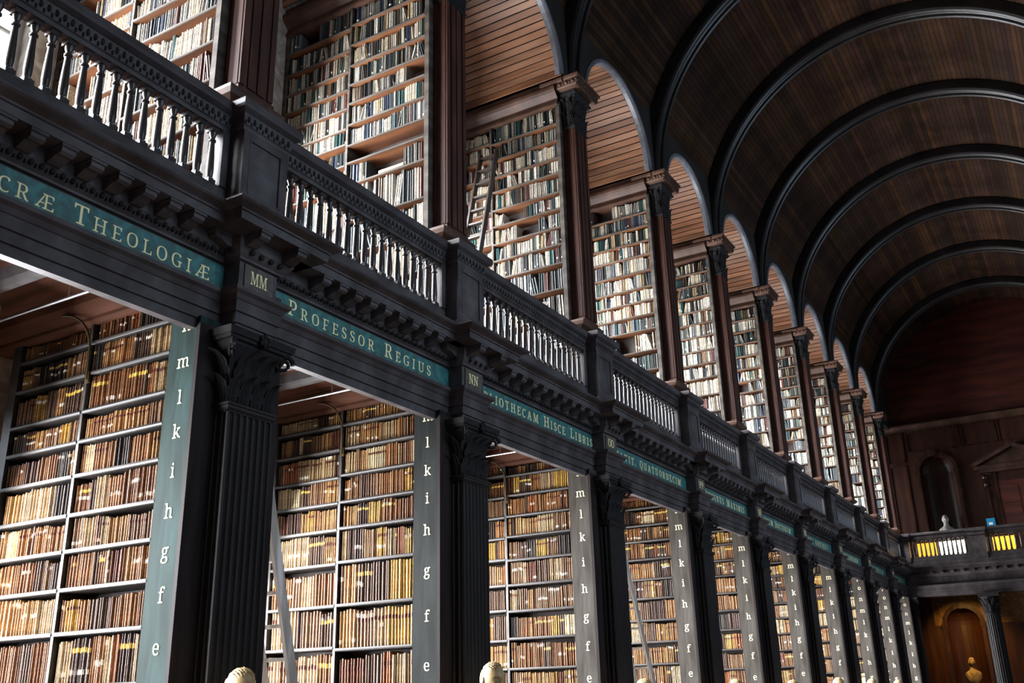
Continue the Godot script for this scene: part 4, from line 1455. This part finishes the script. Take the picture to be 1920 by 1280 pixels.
func bust(at: Vector3, turn: float, foot: float, m: Material, label: String, group: String, big := 1.0) -> void:
	var t := thing("marble_bust", label, "bust", Vector3(at.x, foot, at.z), group)
	t.rotation.y = turn
	var o := part(t, "carved_head_and_shoulders", once("bust", bust_mesh), m)
	o.position = Vector3(0, at.y - foot - 0.62 * big, 0)
	o.scale = Vector3.ONE * big
	var g := G.new()
	var h := at.y - foot - 0.72 * big
	if h > 0.05:
		var w := 0.13
		var p := PackedVector2Array([Vector2(-w, -w), Vector2(w, -w), Vector2(w, w), Vector2(-w, w)])
		g.upright(p, 0, h)
		var p2 := PackedVector2Array([Vector2(-w - 0.04, -w - 0.04), Vector2(w + 0.04, -w - 0.04), Vector2(w + 0.04, w + 0.04), Vector2(-w - 0.04, w + 0.04)])
		g.upright(p2, 0, minf(0.1, h / 2))
		g.upright(p2, h - 0.03, h)
		part(t, "pedestal", g.mesh(), M.oak).position = Vector3.ZERO

func ladder(label: String, xa: float, xb: float, bottom: Vector2, top: Vector2, m: Material, w: float) -> void:
	# rails in planes x = xa and x = xb, from (y, z) to (y, z)
	var t := thing("library_ladder", label, "ladder", Vector3((xa + xb) / 2, bottom.x, bottom.y), "library ladders")
	for x in [xa, xb]:
		var g := G.new()
		g.beam(Vector3(x, bottom.x, bottom.y), Vector3(x, top.x, top.y), w, 0.09, Vector3(1, 0, 0))
		part(t, "rail", g.mesh(), m)
	var n := int((top.x - bottom.x) / 0.24)
	for i in n:
		var f := (i + 0.6) / n
		var y := lerpf(bottom.x, top.x, f)
		var z := lerpf(bottom.y, top.y, f)
		var g := G.new()
		g.box(Vector3(minf(xa, xb), y - 0.014, z - 0.035), Vector3(maxf(xa, xb), y + 0.014, z + 0.035))
		part(t, "rung", g.mesh(), m)


# ---------------------------------------------------------------- end of the hall
func end_niche(g: G, cx: float, r: float, y0: float, ys: float, z: float, depth: float) -> void:
	# a hollow half round with a quarter-sphere head
	for i in 12:
		var a0 := PI * i / 12.0
		var a1 := PI * (i + 1) / 12.0
		var p0 := Vector3(cx - cos(a0) * r, 0, z - sin(a0) * depth)
		var p1 := Vector3(cx - cos(a1) * r, 0, z - sin(a1) * depth)
		var nn := Vector3(cos((a0 + a1) / 2), 0, sin((a0 + a1) / 2))
		g.quad(p0 + Vector3(0, y0, 0), p1 + Vector3(0, y0, 0), p1 + Vector3(0, ys, 0), p0 + Vector3(0, ys, 0), nn)
		for j in 6:
			var b0 := PI / 2 * j / 6.0
			var b1 := PI / 2 * (j + 1) / 6.0
			var q := []
			for e in [[a0, b0], [a1, b0], [a1, b1], [a0, b1]]:
				q.append(Vector3(cx - cos(e[0]) * cos(e[1]) * r, ys + sin(e[1]) * r, z - sin(e[0]) * cos(e[1]) * depth))
			g.face(q[0], q[1], q[2], q[3], Vector3(cx, ys, z) - q[0])

func wall_with_arch(g: G, x0: float, x1: float, y0: float, y1: float, cx: float, r: float, ya: float, ys: float, z: float) -> void:
	var f := func(a, b, c, d): g.quad(Vector3(a, c, z), Vector3(b, c, z), Vector3(b, d, z), Vector3(a, d, z), Vector3.BACK)
	f.call(x0, cx - r, y0, y1)
	f.call(cx + r, x1, y0, y1)
	f.call(cx - r, cx + r, y0, ya)
	for i in 16:
		var a0 := PI * i / 16.0
		var a1 := PI * (i + 1) / 16.0
		var p0 := Vector3(cx - cos(a0) * r, ys + sin(a0) * r, z)
		var p1 := Vector3(cx - cos(a1) * r, ys + sin(a1) * r, z)
		g.quad(p0, p1, Vector3(p1.x, y1, z), Vector3(p0.x, y1, z), Vector3.BACK)

func arch_frame(cx: float, r: float, ya: float, ys: float, z: float, w: float, d: float) -> Mesh:
	var g := G.new()
	for s in [-1, 1]:
		var x: float = cx + s * (r + w / 2)
		g.box(Vector3(x - w / 2, ya, z), Vector3(x + w / 2, ys, z + d))
		g.box(Vector3(x - w / 2 - 0.03, ys - 0.07, z), Vector3(x + w / 2 + 0.03, ys + 0.05, z + d + 0.03))
	for i in 20:
		var q := []
		for a in [PI * i / 20.0, PI * (i + 1) / 20.0]:
			for rr in [r, r + w]:
				q.append(Vector3(cx - cos(a) * rr, ys + sin(a) * rr, z + d))
		g.quad(q[0], q[1], q[3], q[2], Vector3.BACK)
		g.face(q[1], q[3], q[3] - Vector3(0, 0, d), q[1] - Vector3(0, 0, d), q[1] - Vector3(cx, ys, z))
		g.face(q[0], q[2], q[2] - Vector3(0, 0, d), q[0] - Vector3(0, 0, d), Vector3(cx, ys, z) - q[0])
	g.box(Vector3(cx - 0.06, ys + r - 0.02, z), Vector3(cx + 0.06, ys + r + w + 0.05, z + d + 0.04))
	return g.mesh()

func end_wall() -> void:
	var z := END_WALL_Z
	var g := G.new()
	g.box(Vector3(-6.6, 0, z - 0.6), Vector3(6.6, 14.6, z - 0.5))
	wall_with_arch(g, -6.0, 0.0, 5.06, 10.15, -2.43, 0.56, 5.06, 8.52, z)
	end_niche(g, -2.43, 0.56, 5.06, 8.52, z, 0.42)
	g.quad(Vector3(0, 5.06, z), Vector3(6, 5.06, z), Vector3(6, 10.15, z), Vector3(0, 10.15, z), Vector3.BACK)
	var w := struct("wall_end", g.mesh(), M.end_wood, "dark panelled wood wall closing the far end of the hall")
	g = G.new()
	g.quad(Vector3(-4.2, 10.15, z + 0.01), Vector3(4.2, 10.15, z + 0.01), Vector3(4.2, 14.5, z + 0.01), Vector3(-4.2, 14.5, z + 0.01), Vector3.BACK)
	part(w, "tympanum", g.mesh(), M.end_red)
	g = G.new()
	wall_with_arch(g, -6.0, 0.0, 0.0, 5.06, -2.43, 0.52, 1.5, 3.45, z)
	end_niche(g, -2.43, 0.52, 1.5, 3.45, z, 0.4)
	g.quad(Vector3(0, 0, z), Vector3(6, 0, z), Vector3(6, 5.06, z), Vector3(0, 5.06, z), Vector3.BACK)
	g.quad(Vector3(-2.95, 1.5, z), Vector3(-1.91, 1.5, z), Vector3(-1.91, 1.5, z - 0.4), Vector3(-2.95, 1.5, z - 0.4), Vector3.UP)
	part(w, "lower_wall", g.mesh(), M.end_wood)
	# wall panels as raised frames
	for r in [[-3.95, -3.4, 8.95, 10.0], [-3.95, -3.4, 6.0, 8.85], [-3.25, -1.55, 9.28, 10.0], [-1.45, -0.4, 9.28, 10.0], [-0.3, 0.9, 9.28, 10.0]]:
		var p := G.new()
		for x in [r[0], r[1]]:
			p.box(Vector3(x - 0.03, r[2], z), Vector3(x + 0.03, r[3], z + 0.03))
		for y in [r[2], r[3]]:
			p.box(Vector3(r[0], y - 0.03, z), Vector3(r[1], y + 0.03, z + 0.03))
		part(w, "panel_frame", p.mesh(), M.end_frame)
	g = G.new()
	g.run_x([Vector2(z, 10.05), Vector2(z + 0.03, 10.06), Vector2(z + 0.04, 10.12), Vector2(z + 0.09, 10.16), Vector2(z + 0.16, 10.22), Vector2(z + 0.16, 10.27), Vector2(z, 10.29)], -4.2, 4.2)
	trims += 1
	struct("trim_%d" % trims, g.mesh(), M.mahogany_block, "moulded cornice across the end wall under the plain lunette")
	for f in [[0.56, 5.06, 8.52, "tall arched frame of the gallery niche on the end wall", M.end_frame], [0.52, 1.5, 3.45, "arched frame of the lower niche on the end wall", M.end_frame]]:
		trims += 1
		struct("trim_%d" % trims, arch_frame(-2.43, f[0], f[1], f[2], z, 0.13, 0.05), f[4], f[3])
	# ochre wall field above the lower niche
	g = G.new()
	for i in 16:
		var a0 := PI * i / 16.0
		var a1 := PI * (i + 1) / 16.0
		g.quad(Vector3(-2.43 - cos(a0) * 0.66, 3.45 + sin(a0) * 0.66, z + 0.012), Vector3(-2.43 - cos(a1) * 0.66, 3.45 + sin(a1) * 0.66, z + 0.012), Vector3(-2.43 - cos(a1) * 0.66, 4.6, z + 0.012), Vector3(-2.43 - cos(a0) * 0.66, 4.6, z + 0.012), Vector3.BACK)
	g.quad(Vector3(-1.77, 3.45, z + 0.012), Vector3(1.5, 3.45, z + 0.012), Vector3(1.5, 4.6, z + 0.012), Vector3(-1.77, 4.6, z + 0.012), Vector3.BACK)
	g.quad(Vector3(-3.3, 3.45, z + 0.012), Vector3(-3.09, 3.45, z + 0.012), Vector3(-3.09, 4.6, z + 0.012), Vector3(-3.3, 4.6, z + 0.012), Vector3.BACK)
	part(w, "ochre_field", g.mesh(), M.ochre)
	# pedimented door of the gallery
	var d := G.new()
	d.box(Vector3(-0.62, 5.06, z), Vector3(0.62, 7.95, z + 0.04))
	var door := struct("door_1", d.mesh(), M.end_red, "reddish panelled gallery door under a wooden pediment")
	for x in [-0.3, 0.3]:
		for r in [[5.3, 6.3], [6.45, 7.1], [7.2, 7.8]]:
			g = G.new()
			g.stack([[r[0], 0.0], [r[0] + 0.02, 0.018], [r[1] - 0.02, 0.018], [r[1], 0.0]], 0, -0.02, 0, 0.24)
			var o := part(door, "panel", g.mesh(), M.end_red, Vector3(x, 0, z + 0.04))
			o.rotation.y = -PI / 2
	for s in [-1, 1]:
		g = G.new()
		g.box(Vector3(s * 0.85 - 0.22, 5.06, z), Vector3(s * 0.85 + 0.22, 8.3, z + 0.06))
		g.box(Vector3(s * 0.98 - 0.06, 5.06, z), Vector3(s * 0.98 + 0.06, 7.7, z + 0.12))
		g.ball(Vector3(s * 0.98, 8.1, z + 0.14), Vector3(0.07, 0.11, 0.09))
		g.ball(Vector3(s * 0.98, 7.86, z + 0.12), Vector3(0.06, 0.14, 0.06))
		part(door, "side_frame", g.mesh(), M.end_frame)
	g = G.new()
	g.box(Vector3(-1.1, 8.25, z), Vector3(1.1, 8.35, z + 0.2))
	g.box(Vector3(-1.25, 8.35, z), Vector3(1.25, 8.47, z + 0.28))
	for s in [-1, 1]:
		g.beam(Vector3(s * 1.3, 8.5, z + 0.15), Vector3(0, 9.08, z + 0.15), 0.3, 0.12, Vector3(0, 0, 1))
	g.tri(Vector3(-1.2, 8.47, z + 0.08), Vector3(1.2, 8.47, z + 0.08), Vector3(0, 9.05, z + 0.08), Vector3.BACK, Vector3.BACK, Vector3.BACK)
	part(door, "pediment", g.mesh(), M.mahogany_block)

	# end gallery: entablature, balustrade and columns across the hall
	var t := thing("end_gallery", "dark gallery crossing the far end of the hall on fluted columns", "gallery", Vector3(0, 4.21, END_Z))
	var f := func(from, to): return split(profile, from, to).map(func(q): return Vector2(END_Z + q[1], q[0]))
	g = G.new()
	g.run_x([Vector2(END_Z - 0.4, 4.21)] + f.call(4.21, 4.8), -3.6, 3.45)
	part(t, "architrave", g.mesh(), M.oak)
	g = G.new()
	g.run_x(f.call(4.795, 5.1) + [Vector2(END_Z - 0.2, 5.1)], -3.6, 3.45)
	part(t, "cornice", g.mesh(), M.oak)
	g = G.new()
	g.box(Vector3(-3.7, 4.7, END_WALL_Z + 0.02), Vector3(3.45, 5.06, END_Z - 0.05))
	part(t, "gallery_floor", g.mesh(), M.oak)
	for i in 22:
		var o := part(t, "modillion", once("modillion", modillion), M.oak, Vector3(-3.1 + 0.3 * i, 0, END_Z))
		o.rotation.y = -PI / 2
	t = thing("balustrade", "dark balustrade of the end gallery, with light shining between its balusters", "balustrade", Vector3(0, 5.09, END_Z))
	g = G.new()
	g.run_x(plinth_profile.map(func(q): return Vector2(END_Z + 0.01 + q[1], q[0])) + [Vector2(END_Z - 0.1, 5.437), Vector2(END_Z - 0.1, 5.06)], -3.5, 3.5)
	part(t, "plinth", g.mesh(), M.oak)
	g = G.new()
	g.run_x([Vector2(END_Z - 0.1, 5.936)] + rail_profile.map(func(q): return Vector2(END_Z + 0.01 + q[1], q[0])) + [Vector2(END_Z - 0.17, 6.18), Vector2(END_Z - 0.1, 6.04), Vector2(END_Z - 0.1, 5.936)], -3.5, 3.5)
	part(t, "handrail", g.mesh(), M.oak)
	for x in [-3.6, -1.36, 1.36, 3.6]:
		g = G.new()
		g.box(Vector3(x - 0.24, 5.09, END_Z - 0.15), Vector3(x + 0.24, 5.98, END_Z + 0.05))
		g.box(Vector3(x - 0.3, 6.08, END_Z - 0.2), Vector3(x + 0.3, 6.18, END_Z + 0.12))
		g.box(Vector3(x - 0.27, 5.96, END_Z - 0.17), Vector3(x + 0.27, 6.08, END_Z + 0.08))
		part(t, "pedestal", g.mesh(), M.oak)
	for r in [[-3.28, -1.7, 13], [-1.02, 1.02, 15], [1.7, 3.28, 12]]:
		for i in r[2]:
			part(t, "baluster", once("baluster", baluster_mesh), M.baluster, Vector3(lerpf(r[0], r[1], i / (r[2] - 1.0)), 0, END_Z - 0.05))
	for x in [-1.32, 1.32]:
		t = thing("fluted_column", "dark fluted column carrying the end gallery" + (" beside the lit yellow bust" if x < 0 else " at its far side"), "column", Vector3(x, 0, END_Z - 0.15))
		part(t, "shaft", once("endcol", func():
			var gg := G.new()
			var p := PackedVector2Array()
			for i in 96:
				var a := TAU * i / 96.0
				var rr := 0.215 - 0.02 * maxf(0.0, sin(a * 20))
				p.append(Vector2(cos(a) * rr, sin(a) * rr))
			gg.upright(p, 0.3, 3.6, false)
			return gg.mesh()), M.oak_upright, Vector3(x, 0, END_Z - 0.15))
		part(t, "base", once("endcolbase", func():
			var gg := G.new()
			gg.lathe([Vector2(0.3, 0), Vector2(0.3, 0.15), Vector2(0.27, 0.2), Vector2(0.27, 0.25), Vector2(0.22, 0.3)], 24)
			return gg.mesh()), M.oak_upright, Vector3(x, 0, END_Z - 0.15))
		var cap := part(t, "capital", once("endcolcap", func():
			var gg := G.new()
			gg.lathe([Vector2(0.215, 3.58), Vector2(0.235, 3.6), Vector2(0.235, 3.63), Vector2(0.2, 3.66), Vector2(0.21, 3.9), Vector2(0.26, 4.08), Vector2(0.27, 4.1)], 24)
			gg.box(Vector3(-0.3, 4.1, -0.3), Vector3(0.3, 4.21, 0.3))
			return gg.mesh()), M.carved, Vector3(x, 0, END_Z - 0.15))
		for row in [[3.665, 0.25, 0.11, 0.105, 4], [3.79, 0.31, 0.12, 0.15, 3]]:
			for i in 8:
				var a := TAU * i / 8 + (0.0 if row[4] == 4 else TAU / 16)
				var o := part(cap, "acanthus_leaf", once("leaf%s" % row[4], leaf_mesh.bind(row[1], row[2], row[3])), M.carved, Vector3(x + cos(a) * 0.2, row[0], END_Z - 0.15 - sin(a) * 0.2))
				o.rotation.y = a
	# lit display cabinet on the end gallery, seen between the balusters
	t = thing("lit_display_cabinet", "glowing white and yellow display cabinet behind the end balustrade", "cabinet", Vector3(-2.2, 5.06, -34.6))
	g = G.new()
	g.box(Vector3(-3.3, 5.06, -34.9), Vector3(-0.3, 6.0, -34.62))
	part(t, "carcass", g.mesh(), M.oak)
	for r in [[-3.25, -2.68, "glow_yellow"], [-2.62, -1.78, "glow_white"], [-1.0, -0.35, "glow_yellow"]]:
		g = G.new()
		g.box(Vector3(r[0], 5.2, -34.62), Vector3(r[1], 5.97, -34.6))
		part(t, "lit_panel", g.mesh(), M[r[2]])
		var l := AreaLight3D.new()
		l.name = numbered("cabinet_light")
		l.area_size = Vector2(r[1] - r[0], 0.75)
		l.light_color = Color(1.0, 0.9, 0.75) if r[2] == "glow_white" else Color(1.0, 0.75, 0.3)
		l.light_energy = 0.25
		l.shadow_enabled = true
		l.position = Vector3((r[0] + r[1]) / 2, 5.58, -34.58)
		l.basis = Basis(Vector3.UP, PI)
		add_child(l)
	# small blue notice box on the rail
	t = thing("notice_box", "small bright blue notice box on the end gallery rail", "sign", Vector3(-0.87, 6.18, END_Z - 0.02))
	g = G.new()
	g.box(Vector3(-0.99, 6.18, END_Z - 0.1), Vector3(-0.75, 6.42, END_Z + 0.04))
	part(t, "case", g.mesh(), M.sign_blue)
	g = G.new()
	g.box(Vector3(-0.93, 6.22, END_Z + 0.04), Vector3(-0.82, 6.29, END_Z + 0.046))
	part(t, "white_panel", g.mesh(), M.paper)
	bust(Vector3(-2.43, 7.02, END_WALL_Z + 0.02), 0.2, 5.06, M.white_marble, "white marble bust in the tall niche above the end gallery", "marble busts", 1.25)
	bust(Vector3(-2.36, 2.42, END_WALL_Z + 0.3), 0.3, 0.0, M.marble, "yellow lit bust on a plinth before the lower end niche", "marble busts", 1.25)
	# spotlight over the lower bust
	t = thing("picture_lamp", "small spotlight under the end gallery over the yellow bust", "lamp", Vector3(-2.36, 4.62, -34.3))
	g = G.new()
	g.lathe([Vector2(0.0, 4.7), Vector2(0.05, 4.7), Vector2(0.06, 4.6), Vector2(0.05, 4.6), Vector2(0.0, 4.66)], 14, Vector3(-2.36, 0, -34.3))
	part(t, "housing", g.mesh(), M.oak)
	var sp := SpotLight3D.new()
	sp.name = "picture_lamp_light"
	sp.light_color = Color(1.0, 0.78, 0.4)
	sp.light_energy = 11.0
	sp.light_size = 0.04
	sp.spot_angle = 42
	sp.spot_range = 12
	sp.shadow_enabled = true
	sp.position = Vector3(-2.36, 4.58, -34.3)
	add_child(sp)
	sp.look_at_from_position(sp.position, Vector3(-2.36, 2.6, -35.75), Vector3.RIGHT)


func _ready() -> void:
	camera_and_light()
	materials()
	shell()
	vaults()
	for k in range(0, 10):
		upper_column(k)
		lower_pier(k)
		if k < 9:
			pier_block(k)
			pedestal(k)
	for k in range(0, 10):
		entablature(k)
		balustrade(k)
		lower_case(k)
		upper_case(k)
	end_wall()
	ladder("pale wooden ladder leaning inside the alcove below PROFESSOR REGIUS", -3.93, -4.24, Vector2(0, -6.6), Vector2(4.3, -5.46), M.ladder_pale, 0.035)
	ladder("pale wooden ladder leaning inside the alcove below QUATUORDECIM", -3.76, -4.02, Vector2(0, -13.75), Vector2(4.3, -11.9), M.ladder_pale, 0.035)
	ladder("dark wooden ladder leaning on the gallery bookcase behind the OO column", -4.82, -5.1, Vector2(5.06, -9.78), Vector2(9.32, -10.96), M.ladder_dark, 0.03)
	var spots := [[-3.12, 1.82, -4.78], [-3.1, 1.9, -7.8], [-3.1, 1.765, -11.15], [-3.1, 1.76, -14.45], [-3.1, 1.75, -17.4], [-3.1, 1.8, -20.65], [-3.1, 1.78, -23.75], [-3.1, 1.76, -26.8]]
	for i in spots.size():
		bust(Vector3(spots[i][0], spots[i][1], spots[i][2]), PI / 2 - 0.35, 0.0, M.marble, "cream marble bust in front of the pilaster below %s tablet" % pier_word[i], "marble busts", 1.25)
	books()
	lying_book()
